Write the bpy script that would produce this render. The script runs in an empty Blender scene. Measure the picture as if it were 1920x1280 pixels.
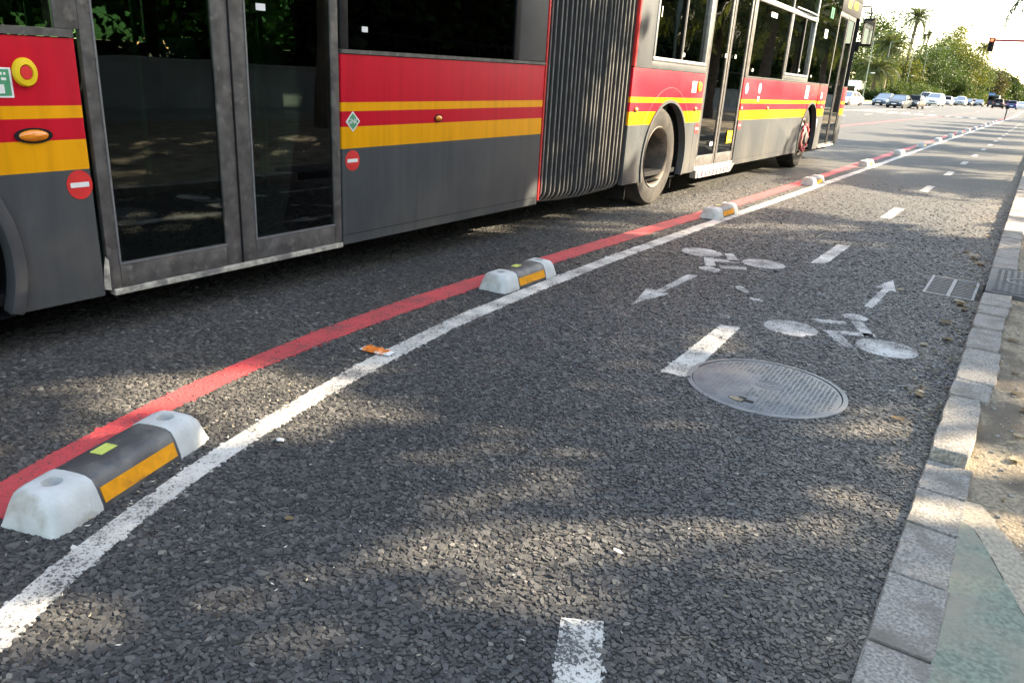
import bpy, bmesh, math, random
import numpy as np
from mathutils import Vector, Matrix
R_ = math.radians
random.seed(7); rng = np.random.default_rng(7)
scn = bpy.context.scene
COL = scn.collection

# ------------------------------------------------------------------ camera
FPX, PITCH, ROLL, VX, CAMH = 1455.0, 19.1, 3.7, 1960.0, 1.2
th, rl = R_(PITCH), R_(ROLL)
up = np.array([math.sin(rl) * math.cos(th), math.cos(rl) * math.cos(th), math.sin(th)])
vy = 640 - FPX * ((up[2] - up[0] * (VX - 960) / FPX) / up[1])
dd = np.array([(VX - 960) / FPX, -(vy - 640) / FPX, -1.0]); dd -= up * dd.dot(up); dd /= np.linalg.norm(dd)
rt = np.cross(dd, up)
cam = bpy.data.cameras.new('camera'); cam.sensor_width = 36; cam.lens = FPX / 1920 * 36
cam.clip_start = .05; cam.clip_end = 6000
camo = bpy.data.objects.new('camera', cam); COL.objects.link(camo)
camo.matrix_world = Matrix(((*rt, 0), (*dd, 0), (*up, CAMH), (0, 0, 0, 1)))
scn.camera = camo
# ------------------------------------------------------------------ sky, sun, exposure
SUN_EL, SUN_AZ = 27.0, 48.0          # azimuth clockwise from +Y (road direction)
w = bpy.data.worlds.new('World'); scn.world = w; w.use_nodes = True
nt = w.node_tree; bg = nt.nodes['Background']
sky = nt.nodes.new('ShaderNodeTexSky'); sky.sky_type = 'NISHITA'; sky.sun_disc = False
sky.sun_elevation = R_(SUN_EL); sky.sun_rotation = R_(SUN_AZ)
sky.air_density = 1.0; sky.dust_density = 1.0; sky.ozone_density = 1.0
nt.links.new(sky.outputs[0], bg.inputs[0]); bg.inputs[1].default_value = 0.13
sl = bpy.data.lights.new('sun', 'SUN'); sl.energy = 4.3; sl.angle = R_(.53); sl.color = (1, .945, .85)
so = bpy.data.objects.new('sun', sl); COL.objects.link(so)
sd = Vector((math.sin(R_(SUN_AZ)) * math.cos(R_(SUN_EL)), math.cos(R_(SUN_AZ)) * math.cos(R_(SUN_EL)), math.sin(R_(SUN_EL))))
so.rotation_euler = sd.to_track_quat('Z', 'Y').to_euler(); so.location = (20, 20, 30)
vs = scn.view_settings; vs.view_transform = 'Standard'; vs.look = 'None'; vs.exposure = 2.8; vs.gamma = 1
vs.use_white_balance = True; vs.white_balance_temperature = 8300
vs.use_curve_mapping = False
scn.render.resolution_x, scn.render.resolution_y = 1024, 682
scn.cycles.max_bounces = 8; scn.cycles.transparent_max_bounces = 12

# ------------------------------------------------------------------ helpers: materials
def nodes(name):
    m = bpy.data.materials.new(name); m.use_nodes = True
    t = m.node_tree; return m, t, t.nodes['Principled BSDF'], t.nodes.new, t.links.new
def c4(c): return (*c, 1) if len(c) == 3 else c
def mat(name, col, rough=.6, metal=0, var=.15, vs=8, bump=0, bs=60, spec=.5, coat=0, emit=None, es=0, col2=None, c2s=3, c2lo=.5, c2hi=.6, coord='Object'):
    m, t, p, N, L = nodes(name)
    tc = N('ShaderNodeTexCoord'); n = N('ShaderNodeTexNoise'); n.inputs['Scale'].default_value = vs; n.inputs['Detail'].default_value = 4
    L(tc.outputs[coord], n.inputs['Vector'])
    mx = N('ShaderNodeMix'); mx.data_type = 'RGBA'
    mx.inputs[6].default_value = c4([max(0, v * (1 - var)) for v in col]); mx.inputs[7].default_value = c4([min(1, v * (1 + var)) for v in col])
    rr_ = N('ShaderNodeMapRange'); rr_.inputs[1].default_value = .33; rr_.inputs[2].default_value = .67; L(n.outputs['Fac'], rr_.inputs[0]); L(rr_.outputs[0], mx.inputs[0]); out = mx.outputs[2]
    if col2:
        n2 = N('ShaderNodeTexNoise'); n2.inputs['Scale'].default_value = c2s; n2.inputs['Detail'].default_value = 6
        L(tc.outputs[coord], n2.inputs['Vector'])
        r = N('ShaderNodeMapRange'); r.inputs[1].default_value = c2lo; r.inputs[2].default_value = c2hi; L(n2.outputs['Fac'], r.inputs[0])
        m2 = N('ShaderNodeMix'); m2.data_type = 'RGBA'; L(r.outputs[0], m2.inputs[0]); L(out, m2.inputs[6]); m2.inputs[7].default_value = c4(col2); out = m2.outputs[2]
    L(out, p.inputs['Base Color'])
    p.inputs['Roughness'].default_value = rough; p.inputs['Metallic'].default_value = metal
    p.inputs['Specular IOR Level'].default_value = spec; p.inputs['Coat Weight'].default_value = coat
    if bump:
        b = N('ShaderNodeBump'); b.inputs['Strength'].default_value = 1; b.inputs['Distance'].default_value = bump
        n3 = N('ShaderNodeTexNoise'); n3.inputs['Scale'].default_value = bs; n3.inputs['Detail'].default_value = 5; L(tc.outputs[coord], n3.inputs['Vector'])
        L(n3.outputs['Fac'], b.inputs['Height']); L(b.outputs[0], p.inputs['Normal'])
    if emit: p.inputs['Emission Color'].default_value = c4(emit); p.inputs['Emission Strength'].default_value = es
    return m
def ramp(N, L, src, stops, const=False):
    r = N('ShaderNodeValToRGB'); e = r.color_ramp.elements
    if const: r.color_ramp.interpolation = 'CONSTANT'
    while len(e) < len(stops): e.new(.5)
    for k, (p, c) in enumerate(stops): e[k].position = p; e[k].color = c4(c)
    L(src, r.inputs[0]); return r.outputs[0]
def mixc(N, L, f, a, b, mode='MIX'):
    x = N('ShaderNodeMix'); x.data_type = 'RGBA'; x.blend_type = mode
    for s, v in ((0, f), (6, a), (7, b)):
        if hasattr(v, 'links') or hasattr(v, 'is_linked'): L(v, x.inputs[s])
        else: x.inputs[s].default_value = v if s == 0 else c4(v)
    return x.outputs[2]
def mrange(N, L, src, a, b, c=0, d=1):
    r = N('ShaderNodeMapRange'); r.inputs[1].default_value = a; r.inputs[2].default_value = b; r.inputs[3].default_value = c; r.inputs[4].default_value = d
    L(src, r.inputs[0]); return r.outputs[0]
def math_(N, L, op, a, b=None):
    x = N('ShaderNodeMath'); x.operation = op
    for s, v in ((0, a), (1, b)):
        if v is None: continue
        if hasattr(v, 'is_linked'): L(v, x.inputs[s])
        else: x.inputs[s].default_value = v
    return x.outputs[0]
def noise(N, L, vec, sc, det=4, rough=.5):
    n = N('ShaderNodeTexNoise'); n.inputs['Scale'].default_value = sc; n.inputs['Detail'].default_value = det; n.inputs['Roughness'].default_value = rough
    L(vec, n.inputs['Vector']); return n.outputs['Fac']

ASPH = (.056, .057, .06)
def asphalt_col(N, L, t, pos):
    big = noise(N, L, pos, .35, 3); mid = noise(N, L, pos, 2.2, 5)
    c = mixc(N, L, mrange(N, L, big, .35, .65), (.05, .048, .0455), (.073, .07, .066))
    # brownish dust drifted along the separators and towards the kerb
    sx = N('ShaderNodeSeparateXYZ'); L(pos, sx.inputs[0]); X = sx.outputs[0]
    d1 = mrange(N, L, math_(N, L, 'ABSOLUTE', math_(N, L, 'ADD', X, 2.45)), .05, .5, 1, 0)
    d2 = mrange(N, L, math_(N, L, 'ADD', X, .06), -.55, 0, 0, 1)
    fine = mrange(N, L, mid, .38, .62)
    c = mixc(N, L, math_(N, L, 'MULTIPLY', math_(N, L, 'MULTIPLY', d1, fine), .55), c, (.085, .073, .06))
    c = mixc(N, L, math_(N, L, 'MULTIPLY', math_(N, L, 'MULTIPLY', d2, mrange(N, L, mid, .3, .6)), .9), c, (.12, .1, .078))
    far = mrange(N, L, X, -3.4, -4.4)
    c = mixc(N, L, math_(N, L, 'MULTIPLY', far, .5), c, (.075, .075, .075))
    return c
def mat_asphalt():
    m, t, p, N, L = nodes('asphalt'); g = N('ShaderNodeNewGeometry'); pos = g.outputs['Position']
    c = asphalt_col(N, L, t, pos)
    v = N('ShaderNodeTexVoronoi'); v.inputs['Scale'].default_value = 82; L(pos, v.inputs['Vector'])
    sp = N('ShaderNodeSeparateColor'); L(v.outputs['Color'], sp.inputs[0])
    c = mixc(N, L, 1, c, ramp(N, L, sp.outputs[0], [(0, (.45, .45, .45)), (.75, (.85, .85, .85)), (.93, (1.3, 1.28, 1.2)), (1, (2.3, 2.2, 2.0))]), 'MULTIPLY')
    L(c, p.inputs['Base Color']); p.inputs['Roughness'].default_value = .72; p.inputs['Specular IOR Level'].default_value = .4
    h = math_(N, L, 'ADD', mrange(N, L, v.outputs['Distance'], 0, .7, 1, 0), math_(N, L, 'MULTIPLY', sp.outputs[1], .5))
    b = N('ShaderNodeBump'); b.inputs['Strength'].default_value = 1; b.inputs['Distance'].default_value = .006
    L(h, b.inputs['Height']); L(b.outputs[0], p.inputs['Normal']); return m
def mat_chip():
    m, t, p, N, L = nodes('asphalt chippings'); g = N('ShaderNodeNewGeometry'); pos = g.outputs['Position']
    a = N('ShaderNodeAttribute'); a.attribute_name = 'tone'
    c = asphalt_col(N, L, t, pos)
    c = mixc(N, L, 1, c, ramp(N, L, a.outputs['Fac'], [(0, (.5, .5, .51)), (.5, (.92, .92, .93)), (.93, (1.45, 1.44, 1.4)), (.985, (1.7, 1.68, 1.6)), (1, (3.2, 3.05, 2.8))]), 'MULTIPLY')
    f = noise(N, L, pos, 420, 3)
    c = mixc(N, L, 1, c, ramp(N, L, f, [(.3, (.72, .72, .72)), (.7, (1.25, 1.25, 1.25))]), 'MULTIPLY')
    L(c, p.inputs['Base Color']); p.inputs['Roughness'].default_value = .6; p.inputs['Specular IOR Level'].default_value = .45
    b = N('ShaderNodeBump'); b.inputs['Strength'].default_value = .6; b.inputs['Distance'].default_value = .0015; L(f, b.inputs['Height']); L(b.outputs[0], p.inputs['Normal'])
    return m
def mat_paint(name, col, under=.35, dirty=.55):
    m, t, p, N, L = nodes(name); g = N('ShaderNodeNewGeometry'); pos = g.outputs['Position']
    a = N('ShaderNodeAttribute'); a.attribute_name = 'tone'
    n1 = noise(N, L, pos, 130, 4, .65); n2 = noise(N, L, pos, 6, 4)
    k = math_(N, L, 'ADD', n1, math_(N, L, 'MULTIPLY', math_(N, L, 'SUBTRACT', n2, .5), .45))
    k = math_(N, L, 'ADD', k, math_(N, L, 'MULTIPLY', a.outputs['Fac'], .16))
    worn = mrange(N, L, k, under + .02, under + .12)
    tone = mixc(N, L, mrange(N, L, n2, .35, .7), [v * dirty for v in col], col)
    c = mixc(N, L, worn, (.06, .058, .055), tone)
    L(c, p.inputs['Base Color']); p.inputs['Roughness'].default_value = .7
    b = N('ShaderNodeBump'); b.inputs['Strength'].default_value = .8; b.inputs['Distance'].default_value = .004
    L(noise(N, L, pos, 75, 3), b.inputs['Height']); L(b.outputs[0], p.inputs['Normal']); return m
def mat_leaf(name, cols, trans=.22, rough=.6):
    m, t, p, N, L = nodes(name); a = N('ShaderNodeAttribute'); a.attribute_name = 'tone'
    c = ramp(N, L, a.outputs['Fac'], [(i / (len(cols) - 1), k) for i, k in enumerate(cols)])
    L(c, p.inputs['Base Color']); p.inputs['Roughness'].default_value = rough; p.inputs['Specular IOR Level'].default_value = .12
    tr = N('ShaderNodeBsdfTranslucent'); L(mixc(N, L, 1, c, (1.5, 1.6, .7), 'MULTIPLY'), tr.inputs['Color'])
    mx = N('ShaderNodeMixShader'); mx.inputs[0].default_value = trans; L(p.outputs[0], mx.inputs[1]); L(tr.outputs[0], mx.inputs[2])
    L(mx.outputs[0], t.nodes['Material Output'].inputs['Surface']); return m
def mat_glass(name, tint, ior=1.55, rough=.01, warp=.0006, refl=1.0):
    m, t, p, N, L = nodes(name)
    fr = N('ShaderNodeFresnel'); fr.inputs['IOR'].default_value = ior
    tr = N('ShaderNodeBsdfTransparent'); tr.inputs[0].default_value = c4(tint)
    gl = N('ShaderNodeBsdfGlossy'); gl.inputs['Roughness'].default_value = rough; gl.inputs['Color'].default_value = (.95, .97, .96, 1)
    g = N('ShaderNodeNewGeometry'); b = N('ShaderNodeBump'); b.inputs['Distance'].default_value = warp; b.inputs['Strength'].default_value = 1
    L(noise(N, L, g.outputs['Position'], 3.0, 1), b.inputs['Height']); L(b.outputs[0], gl.inputs['Normal']); L(b.outputs[0], fr.inputs['Normal'])
    mx = N('ShaderNodeMixShader'); L(math_(N, L, 'MULTIPLY', fr.outputs[0], refl), mx.inputs[0]); L(tr.outputs[0], mx.inputs[1]); L(gl.outputs[0], mx.inputs[2])
    L(mx.outputs[0], t.nodes['Material Output'].inputs['Surface']); return m
def mat_livery():
    m, t, p, N, L = nodes('bus livery paint'); tc = N('ShaderNodeTexCoord'); sx = N('ShaderNodeSeparateXYZ'); L(tc.outputs['Object'], sx.inputs[0])
    z = math_(N, L, 'DIVIDE', sx.outputs[2], 3.0)
    red, yel, gry, dk = (.5, .008, .022), (.72, .31, .01), (.062, .068, .072), (.03, .03, .032)
    c = ramp(N, L, z, [(0, gry), (.80 / 3, yel), (.915 / 3, red), (.998 / 3, yel), (1.052 / 3, red), (1.3 / 3, dk)], True)
    dirt = noise(N, L, tc.outputs['Object'], 1.6, 6, .6)
    low = mrange(N, L, sx.outputs[2], .25, .85, 1, 0)
    c = mixc(N, L, math_(N, L, 'MULTIPLY', math_(N, L, 'MULTIPLY', mrange(N, L, dirt, .4, .7), low), .35), c, (.2, .185, .155))
    mp = N('ShaderNodeMapping'); mp.inputs['Scale'].default_value = (9, 9, .7); L(tc.outputs['Object'], mp.inputs[0])
    c = mixc(N, L, 1, c, ramp(N, L, noise(N, L, mp.outputs[0], 1.5, 6, .65), [(.3, (.84, .84, .84)), (.5, (1, 1, 1)), (.72, (1.1, 1.08, 1.05))]), 'MULTIPLY')
    L(mrange(N, L, dirt, .3, .7, .36, .55), p.inputs['Roughness'])
    L(c, p.inputs['Base Color']); p.inputs['Specular IOR Level'].default_value = .13; p.inputs['Coat Weight'].default_value = .03; p.inputs['Coat Roughness'].default_value = .12
    b = N('ShaderNodeBump'); b.inputs['Strength'].default_value = .35; b.inputs['Distance'].default_value = .012
    L(noise(N, L, tc.outputs['Object'], 1.3, 2), b.inputs['Height']); L(b.outputs[0], p.inputs['Normal']); L(b.outputs[0], p.inputs['Coat Normal']); return m

MT = {}
MT['asphalt'] = mat_asphalt(); MT['chip'] = mat_chip()
MT['white'] = mat_paint('worn white road paint', (.66, .62, .555), .43); MT['faded'] = mat_paint('faded white road paint', (.53, .505, .465), .47)
MT['scant'] = mat_paint('almost worn away white paint', (.66, .62, .555), .49); MT['redp'] = mat_paint('red road paint', (.55, .062, .066), .42, .85)
MT['livery'] = mat_livery()
MT['glass'] = mat_glass('dark tinted bus glass', (.3, .37, .33), 1.5); MT['cglass'] = mat_glass('car glass', (.12, .14, .14), 1.4, refl=.55); MT['fglass'] = mat_glass('greenish far side glass', (.3, .45, .33), 1.4, refl=.5)
MT['frame'] = mat('worn grey door frame', (.12, .115, .11), .42, .35, .3, 14, .001, 90, col2=(.2, .19, .175), c2s=22, c2lo=.56, c2hi=.72)
MT['alu'] = mat('brushed window aluminium', (.3, .31, .32), .38, .7, .15, 20)
MT['sill'] = mat('scuffed pale sill', (.4, .37, .31), .7, 0, .35, 30, col2=(.16, .15, .14), c2s=9)
MT['grey'] = mat('bus grey panel', (.05, .054, .058), .45, 0, .15, 4)
MT['black'] = mat('black plastic', (.01, .01, .011), .6, 0, .2, 20, spec=.2)
MT['rubber'] = mat('dusty tyre rubber', (.027, .025, .023), .9, 0, .35, 9, .002, 40, col2=(.046, .041, .036), c2s=6, spec=.3)
MT['rim'] = mat('dusty steel rim', (.07, .058, .048), .7, .1, .3, 8, col2=(.16, .13, .1), c2s=5, c2lo=.5)
MT['bellow'] = mat('black bellows fabric', (.03, .027, .025), .75, 0, .3, 6, .002, 30)
MT['rib'] = mat('dull aluminium rib', (.26, .245, .225), .5, .4, .3, 10)
MT['amber'] = mat('amber lamp lens', (.75, .22, .01), .2, 0, .15, 40, coat=.6)
MT['sred'] = mat('red sticker', (.62, .03, .03), .4); MT['swhite'] = mat('white sticker', (.7, .7, .68), .45, var=.08)
MT['sgreen'] = mat('green sticker', (.05, .28, .14), .45); MT['sblue'] = mat('blue sticker', (.05, .14, .5), .45)
MT['yellow'] = mat('yellow plastic', (.72, .5, .02), .4); MT['numy'] = mat('yellow number film', (.8, .45, .01), .4)
MT['green'] = mat('green handrail', (.03, .5, .2), .3, coat=.5, var=.05); MT['seat'] = mat('green grey seat', (.03, .1, .07), .6)
MT['inter'] = mat('bus interior lining', (.1, .105, .105), .6); MT['guard'] = mat('red wheel nut guard', (.5, .05, .07), .55, col2=(.35, .2, .16), c2s=20)
MT['conc'] = mat('pale separator end', (.5, .51, .49), .75, 0, .1, 14, .0015, 110, col2=(.3, .28, .22), c2s=9, c2lo=.56, c2hi=.74)
MT['srub'] = mat('separator rubber', (.062, .062, .063), .5, 0, .3, 7, .0008, 160, col2=(.11, .105, .098), c2s=11)
MT['refl'] = mat('amber reflective strip', (.78, .3, .01), .35, var=.12, vs=35, coat=.3, col2=(.4, .14, .02), c2s=16, c2lo=.62, c2hi=.75)
MT['lime'] = mat('lime label', (.52, .58, .13), .5, var=.12, vs=40)
MT['stone'] = mat('granite kerb', (.265, .24, .207), .9, 0, .45, 120, .006, 75, col2=(.16, .14, .112), c2s=9, c2lo=.48, c2hi=.7)
MT['iron'] = mat('worn cast iron', (.155, .155, .153), .55, .3, .22, 10, .0008, 120, col2=(.2, .185, .165), c2s=5)
MT['irond'] = mat('dark rusty iron', (.075, .072, .068), .7, .15, .3, 20, .001, 90)
MT['grate'] = mat('drain grate steel', (.21, .2, .19), .6, .2, .25, 30)
MT['hole'] = mat('dark pit', (.01, .009, .008), .9)
MT['dirt'] = mat('dry earth', (.29, .225, .15), .95, 0, .4, 70, .008, 120, col2=(.15, .115, .08), c2s=4)
MT['sandy'] = mat('sandy concrete', (.36, .3, .22), .9, 0, .3, 80, .003, 120)
MT['gpath'] = mat('faded green path coating', (.19, .215, .16), .9, 0, .3, 90, .003, 140, col2=(.29, .25, .185), c2s=7, c2lo=.42, c2hi=.68)
MT['grass'] = mat('dry grass', (.13, .16, .05), .95, 0, .4, .8, .03, 6)
MT['pave'] = mat('pavement', (.26, .235, .2), .9, 0, .2, 2, .003, 40)
MT['wall'] = mat('pale garden wall', (.3, .29, .27), .85, 0, .2, 1.5, .003, 30)
MT['steel'] = mat('galvanised lamp steel', (.22, .25, .24), .45, .5, .1, 5); MT['poleg'] = mat('painted green pole', (.12, .17, .14), .5)
MT['bark'] = mat('bark', (.13, .1, .075), .9, 0, .35, 5, .02, 14); MT['pbark'] = mat('palm bark', (.12, .09, .07), .95, 0, .35, 9, .03, 10)
MT['leafD'] = mat_leaf('dark green leaves', [(.016, .028, .011), (.033, .053, .017), (.06, .085, .026)])
MT['leafM'] = mat_leaf('mid green leaves', [(.021, .036, .012), (.046, .07, .021), (.08, .108, .032)])
MT['leafY'] = mat_leaf('yellowing leaves', [(.028, .038, .012), (.07, .08, .02), (.15, .135, .028)])
MT['leafB'] = mat_leaf('browning leaves', [(.03, .032, .017), (.065, .055, .03), (.11, .085, .04)])
MT['palmL'] = mat_leaf('palm leaflets', [(.035, .046, .025), (.075, .09, .042), (.14, .145, .07)], .25)
MT['dryleaf'] = mat_leaf('dry fallen leaf', [(.13, .085, .045), (.26, .19, .11), (.45, .38, .26)], .15, .7)
MT['straw'] = mat_leaf('pale debris', [(.34, .28, .18), (.5, .44, .32), (.7, .68, .62)], .1, .7)
MT['wrap'] = mat('orange wrapper', (.8, .2, .03), .35, var=.2, vs=40, col2=(.75, .7, .65), c2s=26, c2lo=.6, c2hi=.64)
MT['sred2'] = mat('dark red mast paint', (.28, .02, .03), .5); MT['redlit'] = mat('lit red lamp', (.9, .05, .03), .4, emit=(1, .08, .04), es=1.2)
MT['hlamp'] = mat('clear headlamp', (.6, .62, .64), .15, .3, .1, coat=1); MT['tlamp'] = mat('red tail lamp', (.5, .02, .02), .25, coat=.6)
MT['plate'] = mat('number plate', (.75, .75, .72), .4); MT['ctyre'] = mat('car tyre', (.02, .02, .02), .8); MT['crim'] = mat('alloy rim', (.4, .4, .42), .35, .8)
MT['signb'] = mat('blue sign', (.04, .16, .42), .45)
def carpaint(n, c, metal=.3): return mat(n, c, .4, metal, .04, 3, coat=.08, spec=.3)

# ------------------------------------------------------------------ helpers: geometry
class MB:
    def __init__(s): s.v = []; s.f = []; s.m = []
    def add(s, vs, fs, mi=0):
        o = len(s.v); s.v += [tuple(map(float, p)) for p in vs]
        s.f += [tuple(o + i for i in f) for f in fs]; s.m += [mi] * len(fs); return s
    def box(s, x0, x1, y0, y1, z0, z1, mi=0):
        return s.add([(x0, y0, z0), (x1, y0, z0), (x1, y1, z0), (x0, y1, z0), (x0, y0, z1), (x1, y0, z1), (x1, y1, z1), (x0, y1, z1)],
                     [(0, 3, 2, 1), (4, 5, 6, 7), (0, 1, 5, 4), (1, 2, 6, 5), (2, 3, 7, 6), (3, 0, 4, 7)], mi)
    def prism(s, poly, a, b, fn, mi=0):      # poly of 2-D points, fn(u,v,w) -> xyz
        n = len(poly)
        return s.add([fn(u, v, a) for u, v in poly] + [fn(u, v, b) for u, v in poly],
                     [tuple(range(n - 1, -1, -1)), tuple(range(n, 2 * n))] + [(i, (i + 1) % n, n + (i + 1) % n, n + i) for i in range(n)], mi)
    def tube(s, pts, rad, n=8, cap=True, mi=0):
        pts = [Vector(p) for p in pts]; rad = rad if hasattr(rad, '__len__') else [rad] * len(pts)
        vs = []; prev = None
        for i, p in enumerate(pts):
            d = (pts[min(i + 1, len(pts) - 1)] - pts[max(i - 1, 0)]).normalized()
            a = prev or (Vector((0, 0, 1)) if abs(d.z) < .9 else Vector((1, 0, 0)))
            u = (a - d * a.dot(d)).normalized(); prev = u; v = d.cross(u)
            vs += [p + (u * math.cos(2 * math.pi * k / n) + v * math.sin(2 * math.pi * k / n)) * rad[i] for k in range(n)]
        fs = [(i * n + k, i * n + (k + 1) % n, (i + 1) * n + (k + 1) % n, (i + 1) * n + k) for i in range(len(pts) - 1) for k in range(n)]
        if cap: fs += [tuple(range(n - 1, -1, -1)), tuple(range((len(pts) - 1) * n, len(pts) * n))]
        return s.add(vs, fs, mi)
    def lathe(s, prof, fn, n=32, close=False, mi=0):   # prof: (r, h); fn(x, y, h)
        vs = [fn(r * math.cos(2 * math.pi * k / n), r * math.sin(2 * math.pi * k / n), h) for r, h in prof for k in range(n)]
        m = len(prof); rng_ = m if close else m - 1
        return s.add(vs, [(i * n + k, i * n + (k + 1) % n, ((i + 1) % m) * n + (k + 1) % n, ((i + 1) % m) * n + k) for i in range(rng_) for k in range(n)], mi)
    def ell(s, c, r, nu=12, nv=8, mi=0):
        vs = [(c[0] + r[0] * math.sin(math.pi * j / nv) * math.cos(2 * math.pi * i / nu), c[1] + r[1] * math.sin(math.pi * j / nv) * math.sin(2 * math.pi * i / nu), c[2] + r[2] * math.cos(math.pi * j / nv)) for j in range(nv + 1) for i in range(nu)]
        return s.add(vs, [(j * nu + i, (j + 1) * nu + i, (j + 1) * nu + (i + 1) % nu, j * nu + (i + 1) % nu) for j in range(nv) for i in range(nu)], mi)
    def loft(s, rings, cap=True, mi=0):
        n = len(rings[0]); fs = [(i * n + k, i * n + (k + 1) % n, (i + 1) * n + (k + 1) % n, (i + 1) * n + k) for i in range(len(rings) - 1) for k in range(n)]
        if cap: fs += [tuple(range(n - 1, -1, -1)), tuple(range((len(rings) - 1) * n, len(rings) * n))]
        return s.add([p for r in rings for p in r], fs, mi)
    def mesh(s, name, mats, smooth=False, bev=0, seg=2, angle=35):
        me = bpy.data.meshes.new(name); me.from_pydata(s.v, [], s.f)
        for m in (mats if isinstance(mats, (list, tuple)) else [mats]): me.materials.append(MT[m] if isinstance(m, str) else m)
        me.polygons.foreach_set('material_index', s.m)
        bm = bmesh.new(); bm.from_mesh(me); bmesh.ops.recalc_face_normals(bm, faces=bm.faces)
        if bev: bmesh.ops.bevel(bm, geom=[e for e in bm.edges if e.is_manifold and e.calc_face_angle(0) > R_(40)], offset=bev, segments=seg, affect='EDGES', profile=.6, clamp_overlap=True)
        bm.to_mesh(me); bm.free()
        if smooth or bev: me.polygons.foreach_set('use_smooth', [True] * len(me.polygons)); me.set_sharp_from_angle(angle=R_(angle))
        me.update(); return me
    def build(s, name, mats, parent=None, mtx=None, **k):
        return link(name, s.mesh(name, mats, **k), parent, mtx)
def link(name, me, parent=None, mtx=None):
    o = bpy.data.objects.new(name, me); COL.objects.link(o); o.parent = parent
    if mtx is not None: o.matrix_basis = mtx
    return o
def tag(o, label=None, cat=None, group=None, kind=None):
    for k, v in (('label', label), ('category', cat), ('group', group), ('kind', kind)):
        if v: o[k] = v
    return o
def empty(name, loc=(0, 0, 0), rz=0, mtx=None):
    o = link(name, None)
    if mtx is not None: o.matrix_basis = mtx
    else: o.location = loc; o.rotation_euler = (0, 0, rz)
    return o
def copy_tree(o, parent=None):
    c = o.copy(); COL.objects.link(c); c.parent = parent
    for ch in list(o.children): copy_tree(ch, c)
    return c
def fast_mesh(name, verts, sizes, loops, tone=None, mats=()):
    me = bpy.data.meshes.new(name); verts = np.asarray(verts, np.float32); loops = np.asarray(loops, np.int32); sizes = np.asarray(sizes, np.int32)
    me.vertices.add(len(verts)); me.vertices.foreach_set('co', verts.ravel())
    me.loops.add(len(loops)); me.loops.foreach_set('vertex_index', loops)
    me.polygons.add(len(sizes)); me.polygons.foreach_set('loop_start', np.concatenate([[0], np.cumsum(sizes)[:-1]]).astype(np.int32))
    me.polygons.foreach_set('loop_total', sizes)
    if tone is not None: me.attributes.new('tone', 'FLOAT', 'POINT').data.foreach_set('value', np.asarray(tone, np.float32))
    for m in mats: me.materials.append(MT[m])
    me.update(calc_edges=True); me.validate(); me.shade_flat(); return me
def smooth01(t): t = np.clip(t, 0, 1); return t * t * (3 - 2 * t)
def gz(y): return .32 * smooth01((np.asarray(y, float) - 98) / 30)
def gzf(y): return float(gz(y))

# ------------------------------------------------------------------ road layout (metres, y along the road, kerb at x = -0.065)
WL = np.array([(-1.10, -.6), (-1.40, 0), (-1.682, .61), (-1.756, .765), (-1.822, .938), (-1.895, 1.141), (-1.965, 1.375), (-2.035, 1.639), (-2.105, 1.961), (-2.18, 2.337), (-2.275, 3.057), (-2.315, 3.857), (-2.352, 5.031), (-2.365, 6.687), (-2.36, 8.868), (-2.365, 13.8), (-2.40, 25.6), (-2.42, 60), (-2.45, 420)])
WR = np.array([(-.96, -.6), (-1.26, 0), (-1.545, .546), (-1.623, .695), (-1.71, .872), (-1.791, 1.072), (-1.864, 1.3), (-1.935, 1.565), (-2.003, 1.872), (-2.065, 2.218), (-2.16, 2.898), (-2.213, 3.707), (-2.25, 4.829), (-2.262, 6.435), (-2.258, 8.617), (-2.26, 13.27), (-2.29, 24.4), (-2.31, 60), (-2.33, 420)])
RL = np.array([(-1.65, -.6), (-1.96, .1), (-2.251, .875), (-2.315, 1.061), (-2.375, 1.26), (-2.445, 1.504), (-2.532, 1.924), (-2.605, 2.441), (-2.655, 3.075), (-2.672, 3.861), (-2.668, 5.226), (-2.635, 7.554), (-2.64, 11.476), (-2.665, 15.44), (-2.75, 40), (-2.78, 420)])
RR = np.array([(-1.5, -.6), (-1.80, .1), (-2.054, .783), (-2.165, .982), (-2.29, 1.326), (-2.40, 1.824), (-2.452, 2.292), (-2.495, 2.88), (-2.517, 3.635), (-2.515, 4.941), (-2.485, 7.178), (-2.488, 10.88), (-2.514, 14.64), (-2.6, 40), (-2.62, 420)])
def xat(T, y): return np.interp(y, T[:, 1], T[:, 0])
YS = np.concatenate([np.arange(-.6, 12, .1), np.arange(12, 60, 1.), np.arange(60, 140, 4.), np.arange(140, 421, 20.)])
def strip_mb(fl, fr, ys, z):
    m = MB(); vs = []
    for y in ys: vs += [(float(fl(y)), y, z + gzf(y)), (float(fr(y)), y, z + gzf(y))]
    m.add(vs, [(2 * i, 2 * i + 1, 2 * i + 3, 2 * i + 2) for i in range(len(ys) - 1)]); return m
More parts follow.
